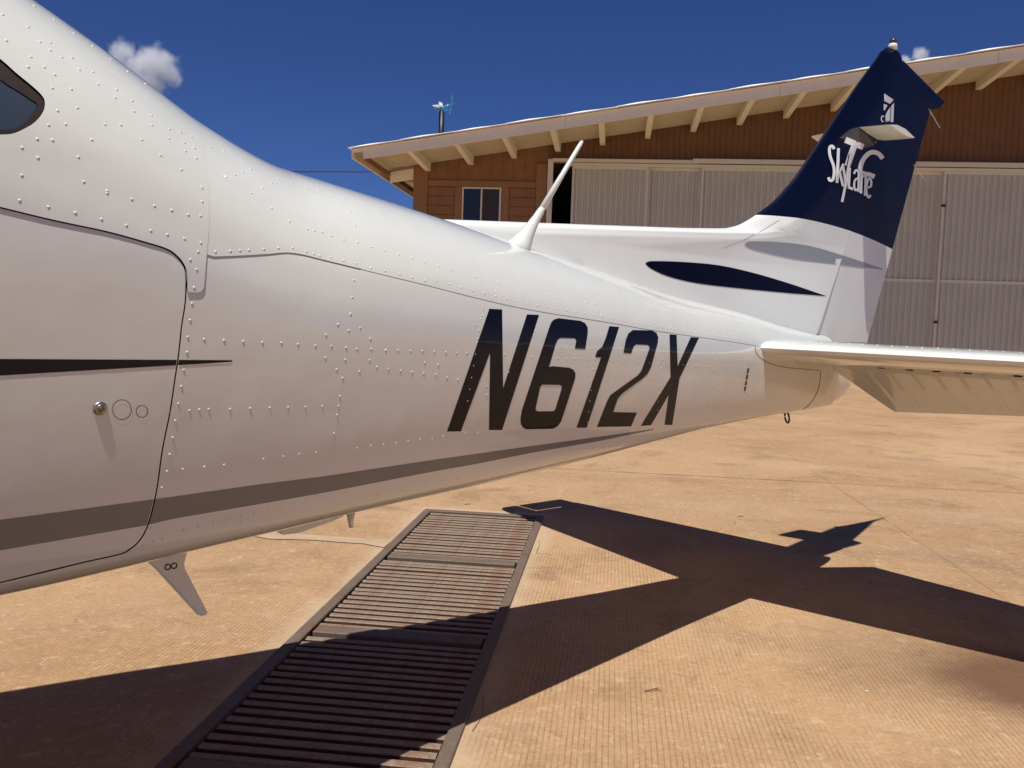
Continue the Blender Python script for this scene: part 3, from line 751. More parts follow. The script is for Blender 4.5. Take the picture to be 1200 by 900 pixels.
LET = {
 'N': ([(78,552),(243,73),(293,76),(297,383),(390,95),(437,97),(293,546),(242,546),(246,243),(132,551)], []),
 '6': ([(365,503),(370,470),(478,143),(486,124),(498,114),(515,110),(598,120),(617,129),(627,145),(628,163),(618,230),(577,228),(583,196),(577,188),(522,186),(511,192),(503,208),(476,300),(490,297),(556,303),(572,311),(580,325),(578,345),(524,512),(512,530),(492,541),(388,543),(374,536),(366,522)], [[(450,369),(518,370),(526,374),(526,384),(501,466),(494,473),(432,473),(425,469),(424,460),(442,378)]]),
 '1': ([(584,537),(680,262),(656,262),(664,238),(684,222),(697,190),(712,141),(750,144),(624,537)], []),
 '2': ([(664,534),(704,432),(716,410),(735,396),(822,334),(838,314),(868,230),(868,219),(860,214),(817,212),(807,219),(797,247),(767,245),(776,195),(786,170),(804,156),(878,158),(896,167),(903,184),(901,206),(875,300),(862,326),(842,345),(762,404),(745,424),(727,476),(820,478),(797,532)], []),
 'X': ([(947,173),(975,175),(979,297),(1030,184),(1062,186),(986,345),(958,526),(928,526),(944,408),(875,527),(835,530),(951,340)], []),
}
for ch, (po, ho) in LET.items():
    decal('registration_letter' if ch in 'NX' else 'registration_digit', Z(po), M_BLACKD, plane, holes=[Z(q) for q in ho], step=7)
for q in ([(875.6,431.5),(877.6,431.5),(876.6,437.5),(874.6,437.5)], [(874.4,439),(876.4,439),(875.4,445),(873.4,445)], [(873.2,446.5),(875.2,446.5),(874.2,451.5),(872.2,451.5)], [(872,453),(874,453),(873.2,458),(871.2,458)]):
    decal('placard', q, M_BLACKD, plane, step=4)
# faint fastener and access panel outlines
def circ(cx, cy, rx, ry, n=28): return [(cx+rx*math.cos(2*math.pi*k/n), cy+ry*math.sin(2*math.pi*k/n)) for k in range(n)]
M_LINE = plain('panel_gap_line', (.10, .085, .075), .6)
decal('cover_outline', circ(142.5,480,11.4,12), M_LINE, door, holes=[circ(142.5,480,10.7,11.2)], step=6)
decal('cover_outline', circ(166,482,7.2,7.3), M_LINE, door, holes=[circ(166,482,6.4,6.5)], step=6)
# door lock
h_ = cast(SKIN, 117, 478.5); n_ = Vector(snorm(*[np.float64(q) for q in inv(h_[0])])); p_ = Vector(h_[0])
lock = empty('door_lock', door)
MB().tube([p_, p_+n_*.0025, p_+n_*.0042, p_+n_*.0042, p_+n_*.0015], [.0122,.0120,.0098,.0072,.0066], 24, False).build('bezel', M_STEEL, lock, True)
MB().tube([p_+n_*.0005, p_+n_*.0024], .0064, 16).build('barrel', M_STEEL, lock)
u_ = n_.cross(Vector((0,0,1))).normalized(); v_ = n_.cross(u_)
q = p_+n_*.0028
MB().add([q-u_*.0042-v_*.0012, q+u_*.0042-v_*.0012, q+u_*.0042+v_*.0012, q-u_*.0042+v_*.0012], [(0,1,2,3)]).build('keyhole', M_BLACK, lock)

# ---- fin, dorsal and rudder
LEz = np.array([-.30,.10,.20,.28,.297,.345,.380,.396,.404,.424,.46,.539,.657,.847,1.12,1.304,1.352]); LEs = np.array([-.12,-.11,-.10,-.03,.206,.851,1.312,1.49,1.578,1.663,1.748,1.896,2.047,2.235,2.503,2.698,2.745])
def le(z): return float(np.interp(z, LEz, LEs))
def hinge(z): return 2.215+.60*z if z < 1.15 else 2.905+(z-1.15)*.08
zrows = np.concatenate([np.linspace(-.30, .27, 8), np.linspace(.28, .42, 22), np.linspace(.43, .60, 10), np.linspace(.64, 1.34, 20)])
NC = 44
def half_t(s, z, L, H):
    tm = np.interp(z, [-.3,0,.45,1.36], [.075,.066,.052,.030])
    f_ = (s-L)/max(1e-6, (H-L)); lead = math.sqrt(min(1, max(0, (s-L))/.22))
    fore = .34+.66*min(1, max(0, (s-.1)/1.9)); flare = .055*min(1, max(0, (.40-z)/.35))*min(1, max(0, s-L)/.5)
    if z < .28: fore = max(fore, .34)
    return tm*lead*fore*(1-.38*max(0, f_-.4)/.6)+flare*(1-.8*max(0, f_))
fv = []; ff = []
for z in zrows:
    L = le(z); H = hinge(z)
    for sgn in (-1, 1):
        for k in range(NC+1):
            t = (k/NC)**2.0*.5+(k/NC)*.5 if z > .42 else (k/NC)
            s = L+(H-L)*t; fv.append((s, sgn*half_t(s, z, L, H), CAM_H+z))
R_ = 2*(NC+1)
for i in range(len(zrows)-1):
    for sg in (0, 1):
        for k in range(NC):
            n = i*R_+sg*(NC+1)+k; q = (n, n+1, n+1+R_, n+R_); ff.append(q if sg == 0 else q[::-1])
    n = i*R_; ff.append((n+NC, n+2*NC+1, n+2*NC+1+R_, n+NC+R_))
# rounded fibreglass tip
top0 = (len(zrows)-1)*R_; prev = top0
tipc = [(.7, .018, 2.765, 2.918), (.35, .034, 2.79, 2.91), (.04, .042, 2.82, 2.895)]
for fac, dz, L, H in tipc:
    base = len(fv)
    for sg in (0, 1):
        for k in range(NC+1):
            p0 = fv[top0+sg*(NC+1)+k]; t = k/NC
            fv.append((L+(H-L)*t, p0[1]*fac, CAM_H+1.34+dz))
    for sg in (0, 1):
        for k in range(NC):
            a_, b_ = prev+sg*(NC+1)+k, base+sg*(NC+1)+k; q = (a_, a_+1, b_+1, b_); ff.append(q if sg == 0 else q[::-1])
    ff.append((prev+NC, prev+2*NC+1, base+2*NC+1, base+NC)); prev = base
for k in range(NC): ff.append((prev+k, prev+k+1, prev+NC+2+k, prev+NC+1+k))
fin = mesh_obj('vertical_fin', fv, ff, M_FIN, plane, True); bm = bmesh.new(); bm.from_mesh(fin.data); bmesh.ops.remove_doubles(bm, verts=bm.verts[:], dist=1e-5); bmesh.ops.recalc_face_normals(bm, faces=bm.faces[:]); bm.to_mesh(fin.data); bm.free()
# rudder
def te(z):
    if z <= 1.173: return 2.785+.432*z
    if z <= 1.2: return np.interp(z, [1.173, 1.2], [3.292, 3.39])
    if z <= 1.243: return np.interp(z, [1.2, 1.243], [3.39, 3.457])
    return 3.457-(z-1.243)/.109*.5
rz = np.concatenate([np.linspace(-.028, 1.16, 26), [1.173,1.186,1.2,1.214,1.228,1.243,1.262,1.282,1.302,1.322,1.338,1.348]])
rv = []; rf = []; NR = 16
for z in rz:
    L = hinge(z)-.003; H = te(z); tm = np.interp(z, [0,.45,1.36], [.0405,.0318,.0183])
    edge = 1.0 if z < 1.30 else max(.15, math.sqrt(max(0, 1-((z-1.30)/.05)**2)))
    for sg in (-1, 1):
        for k in range(NR+1):
            t = k/NR; th_ = tm*edge*(1-.94*t)
            rv.append((L+(H-L)*t, sg*max(th_, .0015), CAM_H+z))
R2 = 2*(NR+1)
for i in range(len(rz)-1):
    for sg in (0, 1):
        for k in range(NR):
            n = i*R2+sg*(NR+1)+k; q = (n, n+1, n+1+R2, n+R2); rf.append(q if sg == 0 else q[::-1])
    n = i*R2; rf.append((n+NR, n+2*NR+1, n+2*NR+1+R2, n+NR+R2)); rf.append((n+NR+1, n, n+R2, n+NR+1+R2))
for k in range(NR):
    rf.append((k, NR+1+k, NR+2+k, k+1)); n = (len(rz)-1)*R2; rf.append((n+k, n+k+1, n+NR+2+k, n+NR+1+k))
rud = mesh_obj('rudder', rv, rf, M_FIN, plane, True); fix_normals(rud)
def sharp(o, ang=40):
    m = o.data
    try: m.set_sharp_from_angle(angle=math.radians(ang))
    except Exception: pass
sharp(fin, 50); sharp(rud, 45)
FINB = BVHTree.FromPolygons([Vector(v) for v in fv]+[Vector(v) for v in rv], [list(q) for q in ff]+[[i+len(fv) for i in q] for q in rf])
def fdecal(name, poly, mat, parent=None, off=.0012, step=8, holes=()): return decal(name, poly, mat, parent or fin, FINB, holes, off, step, False)
fdecal('navy_swoosh', crom([(756,309),(759,306.8),(767,306),(800,307),(843,311),(887,321),(927,333),(955,342.5),(969,347.2)],3)+crom([(969,347.2),(945,345.2),(917,343),(867,338),(817,332),(783,324),(763,315),(756,309)],3)[1:-1], M_NAVYD, step=12)
fdecal('grey_swoosh', crom([(872,286.5),(875,284.2),(882,283),(913,284),(947,288),(983,298),(1015,308.5),(1040,317)],3)+crom([(1040,317),(1000,312),(967,308),(933,304),(900,297),(879,291),(872,286.5)],3)[1:-1], M_GREYF, step=12)
# fin lettering and emblem, as painted strokes (coordinates in a zoomed crop)
def F_(pts): return [(940+x/5.63, 90+y/5.63) for x, y in pts]
def ribbon(pts, wd, taper=None):
    P = np.array(pts, float); t = np.gradient(P, axis=0); t /= np.linalg.norm(t, axis=1, keepdims=True)
    nrm = np.stack([-t[:, 1], t[:, 0]], 1); ww = np.array(taper if taper is not None else [wd]*len(P), float)[:, None]/2
    return [tuple(q) for q in P+nrm*ww]+[tuple(q) for q in (P-nrm*ww)[::-1]]
strokes = [
 ('emblem_letter', [(284,416),(402,464)], 40, 0), ('emblem_letter', [(345,448),(322,510),(296,590)], 40, 1),
 ('emblem_letter', crom([(530,540),(505,510),(470,497),(435,508),(402,545),(385,590),(383,625),(410,640),(440,645),(476,660)],3), 30, 0),
 ('script_letter', crom([(208,478),(198,460),(182,462),(176,490),(184,535),(203,585),(208,635),(198,680),(178,684),(170,664)],3), 19, 2),
 ('script_letter', [(236,472),(233,560),(226,700)], 19, 2), ('script_letter', [(268,575),(242,632)], 14, 3), ('script_letter', [(242,628),(266,722)], 17, 3),
 ('script_letter', [(266,590),(276,650),(283,700)], 16, 2), ('script_letter', [(318,510),(300,600),(284,700),(258,826)], 17, 4),
 ('script_letter', [(309,600),(303,722)], 18, 2), ('script_letter', [(298,726),(330,742)], 18, 3),
 ('script_letter', crom([(338,640),(350,618),(366,622),(370,650),(367,760)],3), 15, 2), ('script_letter', crom([(368,668),(346,680),(338,715),(346,748),(366,738)],3), 14, 3),
 ('script_letter', [(390,640),(384,770)], 15, 2), ('script_letter', crom([(390,668),(402,648),(414,660),(414,700),(409,785)],3), 15, 3),
 ('script_letter', crom([(424,730),(448,724),(452,690),(440,668),(428,690),(420,735),(424,780),(436,796),(448,780)],3), 14, 2),
]
for nm, pts, wd, lay in strokes:
    if nm == 'script_letter': fdecal('letter_outline', F_(ribbon(pts, wd+9)), M_NAVYD, off=.0020, step=5)
    fdecal(nm, F_(ribbon(pts, wd)), M_WDEC, off=(.0012+.0004*lay) if nm == 'emblem_letter' else (.0021+.0004*lay), step=5)
for q in ([(540,110),(602,152),(578,178),(540,160)], [(537,178),(562,188),(542,224),(536,216)], [(560,228),(582,197),(576,292),(550,288),(548,255)], [(588,190),(605,172),(600,300),(581,298)]):
    fdecal('emblem', F_(q), M_WDEC, step=5)
fdecal('emblem', F_(ribbon(crom([(538,265),(528,258),(521,272),(524,292),(536,296)],3), 7)), M_WDEC, step=4)
for xx in (545, 556): fdecal('emblem', F_(ribbon([(xx,284),(xx+7,282),(xx+7,298)], 5)), M_WDEC, step=4, off=.0016)
fdecal('fin_grey_patch', F_([(362,332),(318,346),(244,402),(300,420),(410,470),(478,452),(430,390)]), M_DKGREY, off=.0008, step=6)  # flat dark-grey patch on the fin beside the blade root

# nav antenna blades, one on each side of the fin
def blade_ant(sg):
    root = [(2.505,.955),(2.57,.975),(2.66,.968),(2.77,.925),(2.70,.912),(2.58,.93)]
    def ring_(l, ds, sc, zt):
        cx = 2.64; cz = .942
        return [(cx+(p[0]-cx)*sc+ds, -sg*l, CAM_H+cz+zt+(p[1]-cz)*(.55+.0*l)) for p in root]
    rings = [ring_(.018, 0, 1, 0), ring_(.05, 0, 1, -.003), ring_(.11, -.012, 1, -.009), ring_(.175, -.026, .98, -.015), ring_(.192, -.028, .90, -.017)]
    v = []; f = []
    for r in rings: v += r
    n = len(root)
    for i in range(len(rings)-1):
        for k in range(n): f.append((i*n+k, i*n+(k+1)%n, (i+1)*n+(k+1)%n, (i+1)*n+k))
    f += [tuple(range(n)), tuple((len(rings)-1)*n+k for k in range(n))[::-1]]
    o = mesh_obj('nav_antenna', v, f, M_CREAM, plane, True); fix_normals(o); sharp(o, 50)
    for (ss, zz) in ((2.60, .938), (2.68, .925)):
        MB().tube([(ss, -sg*.022, CAM_H+zz-.012), (ss, -sg*.030, CAM_H+zz-.018)], .0045, 8).build('screw', M_STEEL, o)
blade_ant(1); blade_ant(-1)
# beacon on the fin tip
bcn = empty('beacon', plane)
MB().tube([(2.852,0,CAM_H+1.378),(2.852,0,CAM_H+1.398),(2.852,0,CAM_H+1.404)], [.021,.021,.017], 16).build('beacon_base', M_CREAM, bcn, True)
MB().tube([(2.852,0,CAM_H+1.400),(2.852,0,CAM_H+1.418),(2.852,0,CAM_H+1.428),(2.852,0,CAM_H+1.431)], [.0165,.0165,.011,.003], 14).build('beacon_lens', M_BEACON, bcn, True)
# static wicks on the rudder
for z, dz in ((1.165, -.07), (.865, -.055)):
    s = te(z)
    MB().tube([(s-.015,0,CAM_H+z+.01),(s+.05,-.002,CAM_H+z-.022),(s+.125,-.004,CAM_H+z+dz*.9)], [.0035,.0026,.002], 7).build('static_wick', M_WICK, rud)
# fin seams
for pl in ([(847,291),(868,283),(890,272),(913,258)], ):
    fdecal('skin_lap', ribbon(dens(pl, 8), .45), M_GREYF, off=.0008, step=8)

# ---- tailplane
def airfoil(n):
    out = []
    for k in range(n+1):
        x = (k/n)**1.6; t = min(1, 1.9*math.sqrt(x)*(1-.42*x)) if x < .25 else None
        y = 2.6*(.2969*math.sqrt(x*.6)-.126*x*.6-.3516*(x*.6)**2+.2843*(x*.6)**3-.1015*(x*.6)**4)/.2*.5
        out.append((x, y))
    m = max(q[1] for q in out); return [(x, y/m) for x, y in out]
AF = airfoil(18)
HS = 2.27
def stab(sg):
    v = []; f = []; ls = [0, .12, .2, .4, .7, 1.0, 1.3, 1.55, 1.608, 1.61, 1.70, 1.77, 1.80]
    n = 2*len(AF)
    for l_ in ls:
        L = 1.60+.172*(l_-.17); 
        tip = 1 if l_ <= 1.7 else (.8 if l_ < 1.78 else .3)
        if l_ > 1.7: L += (.015 if l_ < 1.78 else .05)
        HS_ = HS if l_ < 1.609 else 2.035
        th_ = (.047-.012*l_/1.78)*tip
        for sd in (1, -1):
            for x, y in AF:
                s = L+(HS_-L)*x; zc = -.056-.045*(s-1.6); v.append((s, -sg*l_, CAM_H+zc+sd*th_*y))
    m = len(AF)
    for i in range(len(ls)-1):
        for sd in (0, 1):
            for k in range(m-1):
                a_ = i*n+sd*m+k; q = (a_, a_+1, a_+1+n, a_+n); f.append(q)
        a_ = i*n; f.append((a_+m-1, a_+2*m-1, a_+2*m-1+n, a_+m-1+n))
    e = (len(ls)-1)*n
    for k in range(m-1): f.append((e+k, e+k+1, e+m+k+1, e+m+k)); 
    o = mesh_obj('horizontal_stabilizer', v, f, M_WHITE, plane, True)
    bm = bmesh.new(); bm.from_mesh(o.data); bmesh.ops.remove_doubles(bm, verts=bm.verts[:], dist=1e-5); bmesh.ops.recalc_face_normals(bm, faces=bm.faces[:]); bm.to_mesh(o.data); bm.free(); sharp(o, 40)
    # elevator, drooped
    DR = math.radians(32.5); hz = -.056-.045*(HS-1.6); v = []; f = []
    stn = [(.10,.10), (.14,.23), (.19,.40), (.215,.468), (.23,.466), (.4,.444), (.8,.392), (1.2,.34), (1.5,.30), (1.66,.277), (1.70,.262), (1.71,.225)]
    NE = 12
    for l_, ch in stn:
        th_ = .037-.010*l_/1.78
        for sd in (1, -1):
            for k in range(NE+1):
                t = k/NE; c_ = ch*t; y = th_*(math.sqrt(t/.06) if t < .06 else 1)*(1-.94*t*(ch/.468 if l_ < .2 else 1))
                s = HS-.008+c_*math.cos(DR)+sd*y*math.sin(DR)*.0; z = hz-c_*math.sin(DR)+sd*y
                v.append((s, -sg*l_, CAM_H+z))
    n = 2*(NE+1); m = NE+1
    for i in range(len(stn)-1):
        for sd in (0, 1):
            for k in range(NE): a_ = i*n+sd*m+k; f.append((a_, a_+1, a_+1+n, a_+n))
        a_ = i*n; f.append((a_+m-1, a_+2*m-1, a_+2*m-1+n, a_+m-1+n)); f.append((a_, a_+m, a_+m+n, a_+n))
    for e in (0, (len(stn)-1)*n):
        for k in range(NE): f.append((e+k, e+k+1, e+m+k+1, e+m+k))
    el = mesh_obj('elevator', v, f, M_WHITE, plane, True)
    bm = bmesh.new(); bm.from_mesh(el.data); bmesh.ops.remove_doubles(bm, verts=bm.verts[:], dist=1e-5); bmesh.ops.recalc_face_normals(bm, faces=bm.faces[:]); bm.to_mesh(el.data); bm.free(); sharp(el, 40)
    # pressed stiffening beads on the skins
    for k in range(15):
        l_ = .25+.095*k; ch = np.interp(l_, [q[0] for q in stn], [q[1] for q in stn]); th_ = .037-.010*l_/1.78
        for sd in ((-1,) if sg < 0 else (-1, 1)):
            v = []; f = []
            for t in (.07, .1, .5, .9, .96):
                y = th_*(1-.94*t); s = HS-.008+ch*t*math.cos(DR); z = hz-ch*t*math.sin(DR)+sd*y; hh = .007 if .08 < t < .95 else 0
                for dl, dh in ((-.009, 0), (-.003, 1), (.003, 1), (.009, 0)): v.append((s, -sg*(l_+dl), CAM_H+z+sd*(hh*dh-.0006)))
            for i in range(4):
                for j in range(3): f.append((i*4+j, i*4+j+1, i*4+j+5, i*4+j+4))
            mesh_obj('stiffening_bead', v, f, M_WHITE, el, True)
    # balance horn outboard of the stabilizer tip
    MB().box(2.06, HS+.16, min(-sg*1.63, -sg*1.80), max(-sg*1.63, -sg*1.80), CAM_H+hz-.03, CAM_H+hz+.028).build('balance_horn', M_WHITE, el, bevel=.012)
    # hinge brackets in the gap
    for l_ in (.32, .44, .55, .67, .85, 1.15, 1.5):
        MB().box(HS-.002, HS+.02, -sg*l_-.012, -sg*l_+.012, CAM_H+hz-.045, CAM_H+hz-.030).build('hinge', M_BLACK, el)
    return o, el
stab(1); stab(-1)
# fibreglass tail cone under the rudder
v = []; f = []; NR_ = 24
for s, hw, zt_, zb_ in ((2.335,.091,-.03,-.3175),(2.40,.080,-.06,-.313),(2.46,.068,-.085,-.304),(2.52,.053,-.115,-.290),(2.57,.037,-.15,-.272),(2.60,.022,-.19,-.257),(2.613,.008,-.215,-.24)):
    for k in range(NR_):
        a_ = 2*math.pi*k/NR_; c_, s_ = math.cos(a_), math.sin(a_)
        v.append((s, hw*np.sign(c_)*abs(c_)**.85, CAM_H+(zt_+zb_)/2+(zt_-zb_)/2*np.sign(s_)*abs(s_)**.85))
for i in range(6):
    for k in range(NR_): f.append((i*NR_+k, i*NR_+(k+1)%NR_, (i+1)*NR_+(k+1)%NR_, (i+1)*NR_+k))
f.append(tuple(6*NR_+k for k in range(NR_)))
tc = mesh_obj('tail_cone', v, f, M_WHITE, plane, True); fix_normals(tc)
# tie-down ring
ring = MB(); pts = [(2.10+.016*math.cos(a_), .006*math.sin(a_), CAM_H-.362+.024*math.sin(a_)) for a_ in np.linspace(0, 2*math.pi, 21)]
ring.tube(pts, .0042, 8, False).tube([(2.10,0,CAM_H-.315), (2.10,0,CAM_H-.340)], .007, 8).build('tie_down_ring', M_BLACK, plane, True)
# dark sealant lines round the tailplane root and tail cone
decal('root_seal', ribbon(crom([(884.5,406),(886,414),(893,421),(905,427),(925,431),(960,434)],4), .6), M_LINE, plane, step=6)
decal('root_seal', ribbon(crom([(961.5,434),(960.5,447),(957,460),(949,473),(938,481.5)],4), .6), M_LINE, plane, step=6)

# ---- antennas
wa = empty('whip_antenna', plane)
b0 = np.array([.365, -.14, CAM_H+.208]); tip = np.array([.622, -.14, CAM_H+.570])
d_ = tip-b0
MB().tube([b0-d_*.05, b0+d_*.06, b0+d_*.14, b0+d_*.22, b0+d_*.30, b0+d_*.36, b0+d_*.38], [.052,.035,.0245,.0175,.0130,.0112,.0098], 18).build('base', M_WHITE, wa, True)
MB().tube([b0+d_*.375, b0+d_*.7, b0+d_*.97, b0+d_*.99, b0+d_*1.0], [.0098,.0078,.0068,.0055,.002], 12).build('rod', M_WHITE, wa, True)
# belly blade antenna with two screw heads
def plate(name, outline, y, th_, mat, parent):
    n = len(outline); v = [(s, y-th_/2, z) for s, z in outline]+[(s, y+th_/2, z) for s, z in outline]
    f = [tuple(range(n)), tuple(range(n, 2*n))[::-1]]+[(k, k+n, (k+1)%n+n, (k+1)%n) for k in range(n)]
    o = mesh_obj(name, v, f, mat, parent); fix_normals(o)
    bm = bmesh.new(); bm.from_mesh(o.data); bmesh.ops.bevel(bm, geom=bm.edges[:], offset=min(.004, th_*.3), segments=2, affect='EDGES'); bm.to_mesh(o.data); bm.free(); return o
def ptl(x, y, L):
    q = lray(x, y); k = (-L-CL[1])/q[1]; P = CL+q*k; return (P[0], P[2])
YB = .12
ol = [ptl(*p, YB) for p in ((160,640),(172,658),(183,668),(232,721.5),(243.5,719.5),(221,676),(214.5,664),(216,654),(221,640))]
ba = plate('belly_antenna', ol, -YB, .018, M_WHITE, plane)
for cx, cy in ((196.5, 664.5), (204, 663)):
    P = ptl(cx, cy, YB+.009); rg = [(P[0]+.0062*math.cos(a_), -YB-.0098, P[1]+.0062*math.sin(a_)) for a_ in np.linspace(0, 2*math.pi, 17)]
    MB().tube(rg, .0013, 6, False).build('screw_ring', M_BLACK, ba)
post = [ptl(411, y, 0.0) for y in (600, 612, 618)]
MB().tube([(post[0][0], 0, post[0][1]), (post[1][0], 0, post[1][1]), (post[2][0]+.002, 0, post[2][1])], [.013, .0075, .006], 10).build('drain_mast', M_CREAM, plane, True)
sc = [ptl(*p, .02) for p in ((320,618),(325,625),(345,623),(385,609),(400,602),(360,606))]
plate('belly_fairing', sc, -.02, .05, M_WHITE, plane)

# ---- rivets: small domes on the skin, one mesh
def S4(pts, ox, oy, sc=4.0): return [(ox+x/sc, oy+y/sc) for x, y in pts]
RV = []
RV += S4([(12,68),(132,127),(30,190),(188,196),(237,200),(237,235),(145,267),(290,268),(338,270),(132,314),(208,314),(372,327),(435,336),(257,350),(460,395),(246,412),(335,418),(546,420),(540,458),(620,472),(627,522),(363,505),(270,519),(710,541),(308,582),(228,586),(492,583),(567,586),(712,586),(795,605),(848,620),(897,640),(792,648),(865,668),(912,693),(870,708),(921,741),(753,728),(665,655),(430,655),(246,657),(175,652),(104,692),(178,740),(368,736),(102,822),(393,852),(502,895),(850,795),(945,875),(985,688),(1050,706),(1060,828),(1103,818),(1140,805),(1175,793),(160,28),(255,93),(347,157),(435,217),(520,278),(600,335),(683,393),(770,452),(855,510)], 0, 0)
RV += S4([(92,60),(227,90),(353,118),(476,148),(593,176),(707,201),(785,220),(866,240),(503,25),(618,54),(724,85),(804,106),(882,127),(941,131),(948,65),(948,2),(942,258),(929,300),(892,338),(922,384),(910,468),(1010,300),(1080,297),(1125,294),(1167,292),(900,543),(891,621),(880,700),(876,772),(862,855),(957,711),(1050,716),(1140,721)], 0, 220)
RV += S4([(850,52),(836,133),(822,213),(809,292),(796,371),(783,450),(759,527),(888,165),(934,161),(978,159),(1078,159),(1173,156),(857,440),(958,430),(1050,420),(707,718),(720,775),(762,770),(672,795),(680,838),(732,825),(835,803),(860,725),(928,708),(1000,690),(1062,678),(1128,662),(1190,650),(1130,690),(470,885),(545,873),(612,822)], 0, 440)
RV += S4([(145,277),(148,345),(6,386),(83,406),(65,518),(50,195),(380,305),(433,280),(473,258),(505,238),(473,375),(557,437),(641,474),(674,480),(710,486),(751,505),(810,522),(876,536),(864,457),(844,387),(808,330),(752,315),(692,297),(630,280),(570,258),(437,568),(505,563),(572,562),(637,580),(671,590),(698,598),(750,606),(810,622),(871,634),(939,558),(1004,574),(1070,592),(1132,610),(1192,628),(939,655),(1005,670),(1073,685),(1132,700),(1192,715),(860,714),(852,793),(844,873)], 200, 150)
RV += S4([(710,27),(704,92),(653,134),(740,148),(696,158),(607,175),(780,190),(628,219),(686,225),(728,230),(565,217),(497,212),(432,206),(358,205),(284,202),(783,230),(840,235),(888,235),(937,237),(983,238),(1030,240),(1075,243),(1117,245),(1157,245),(604,264),(682,272),(777,274),(805,300),(993,283),(1045,292),(850,308),(898,315),(943,320),(988,325),(1036,330),(1080,342),(1122,349),(648,310),(737,318),(672,344),(661,415),(655,453),(650,488),(638,560),(593,454),(527,457),(459,458),(387,460),(310,462)], 200, 340, 3.3333)
SMALL = S4([(363,660),(440,650),(503,640),(568,635),(728,618),(782,608),(832,604),(880,597),(928,590),(975,583),(1022,580),(1065,570),(1110,565),(1150,558),(378,862),(430,853),(482,843),(522,833),(570,803),(705,825),(808,803),(905,780),(542,860),(995,765),(1075,745),(1118,735),(1100,705)], 200, 340, 3.3333)
SMALL += S4([(220,75),(218,100),(190,135),(200,190),(425,160),(303,252),(320,320),(415,260),(512,265),(545,267),(575,267),(597,268),(630,268),(660,270),(730,275),(770,280),(830,283),(870,285),(905,287),(1000,292),(1020,293),(1045,295),(1065,296),(1100,297),(1140,298),(1175,299),(160,490),(145,552),(200,556),(235,375),(235,410)], 500, 340, 3.3333)
SMALL += S4([(350,593),(400,597),(440,598),(480,600),(520,602),(340,640),(338,690),(335,735),(505,655)], 700, 230, 3)
# double rows above the lap joint, towards the tail
sx_ = [p[0] for p in SEAM]; sy_ = [p[1] for p in SEAM]
x = 512.0
while x < 878:
    off_ = 8.5-4.2*(x-512)/366; RV.append((x, np.interp(x, sx_, sy_)-off_))
    RV.append((x+2, np.interp(x, sx_, sy_)-off_*3.0)) if int(x) % 3 else None
    x += 14.5-9.0*(x-512)/366
# frames: faint vertical rows on the tail
for x0, y0, x1, y1, n in ((566,360,548,470,9), (700,382,686,520,12), (780,392,768,500,12), (840,402,832,492,10), (883,408,876,486,10), (577,350,600,300,7), (702,375,716,335,7)):
    for k in range(n): SMALL.append((x0+(x1-x0)*k/(n-1), y0+(y1-y0)*k/(n-1)))
x = 655.0
while x < 930:      # belly edge row
    SMALL.append((x, np.interp(x, [500,650,755,860,933], [575,541,514.5,490.5,478.5]))); x += 9-3.5*(x-655)/275
def dome(P, n, r, hh, mb):
    n = Vector(n).normalized(); u = n.orthogonal().normalized(); v = n.cross(u); P = Vector(P); K = 8; vv = []
    for rr, zz in ((1, -.15), (.93, .35), (.62, .82)):
        for k in range(K): a_ = 2*math.pi*k/K; vv.append(P+(u*math.cos(a_)+v*math.sin(a_))*r*rr+n*hh*zz)
    vv.append(P+n*hh)
    f_ = [(i*K+k, i*K+(k+1)%K, (i+1)*K+(k+1)%K, (i+1)*K+k) for i in range(2) for k in range(K)]+[(2*K+k, 2*K+(k+1)%K, 3*K) for k in range(K)]
    mb.add(vv, f_)
mb = MB()
for lst, r, hh in ((RV, .0029, .0012), (SMALL, .0024, .0010)):
    for (px, py) in lst:
        h_ = cast(SKIN, px, py); h2 = cast(SHELL, px, py)
        if h_ is None or h2 is None or np.linalg.norm(h_[0]-h2[0]) > .05: continue
        n = snorm(*[np.float64(q) for q in inv(h_[0])])
        dome(h_[0], n, r*random.uniform(.92, 1.06), hh, mb)
o = mb.build('rivets', M_WHITE, plane, True); tag(o, kind='stuff')
# rivets on fin and rudder
mb = MB()
frow = [((955,388),(997,279),26), ((949,385),(990,276),24), ((906,373),(935,262),18), ((750,340),(950,388),34), ((760,330),(880,356),10), ((905,250),(962,196),16), ((915,262),(975,200),12), ((1000,120),(1020,88),8), ((1020,90),(1085,125),16), ((893,262),(925,222),8)]
for (a_, b_, n) in frow:
    for k in range(n):
        h_ = cast(FINB, a_[0]+(b_[0]-a_[0])*k/(n-1), a_[1]+(b_[1]-a_[1])*k/(n-1))
        if h_ is None: continue
        nn_ = h_[1] if h_[1]@(CL-h_[0]) > 0 else -h_[1]
        dome(h_[0], nn_, .0026, .0012, mb)
o = mb.build('fin_rivets', M_FIN, fin, True); tag(o, kind='stuff')
# stabilizer leading-edge rivets
mb = MB()
for k in range(28):
    l_ = .3+.05*k; L = 1.60+.172*(l_-.17)
    dome((L+.10, -l_, CAM_H-.056-.045*(L+.1-1.6)+(.047-.012*l_/1.78)*.80), (-.25, 0, 1), .003, .0018, mb)
o = mb.build('stabilizer_rivets', M_WHITE, plane, True); tag(o, kind='stuff')

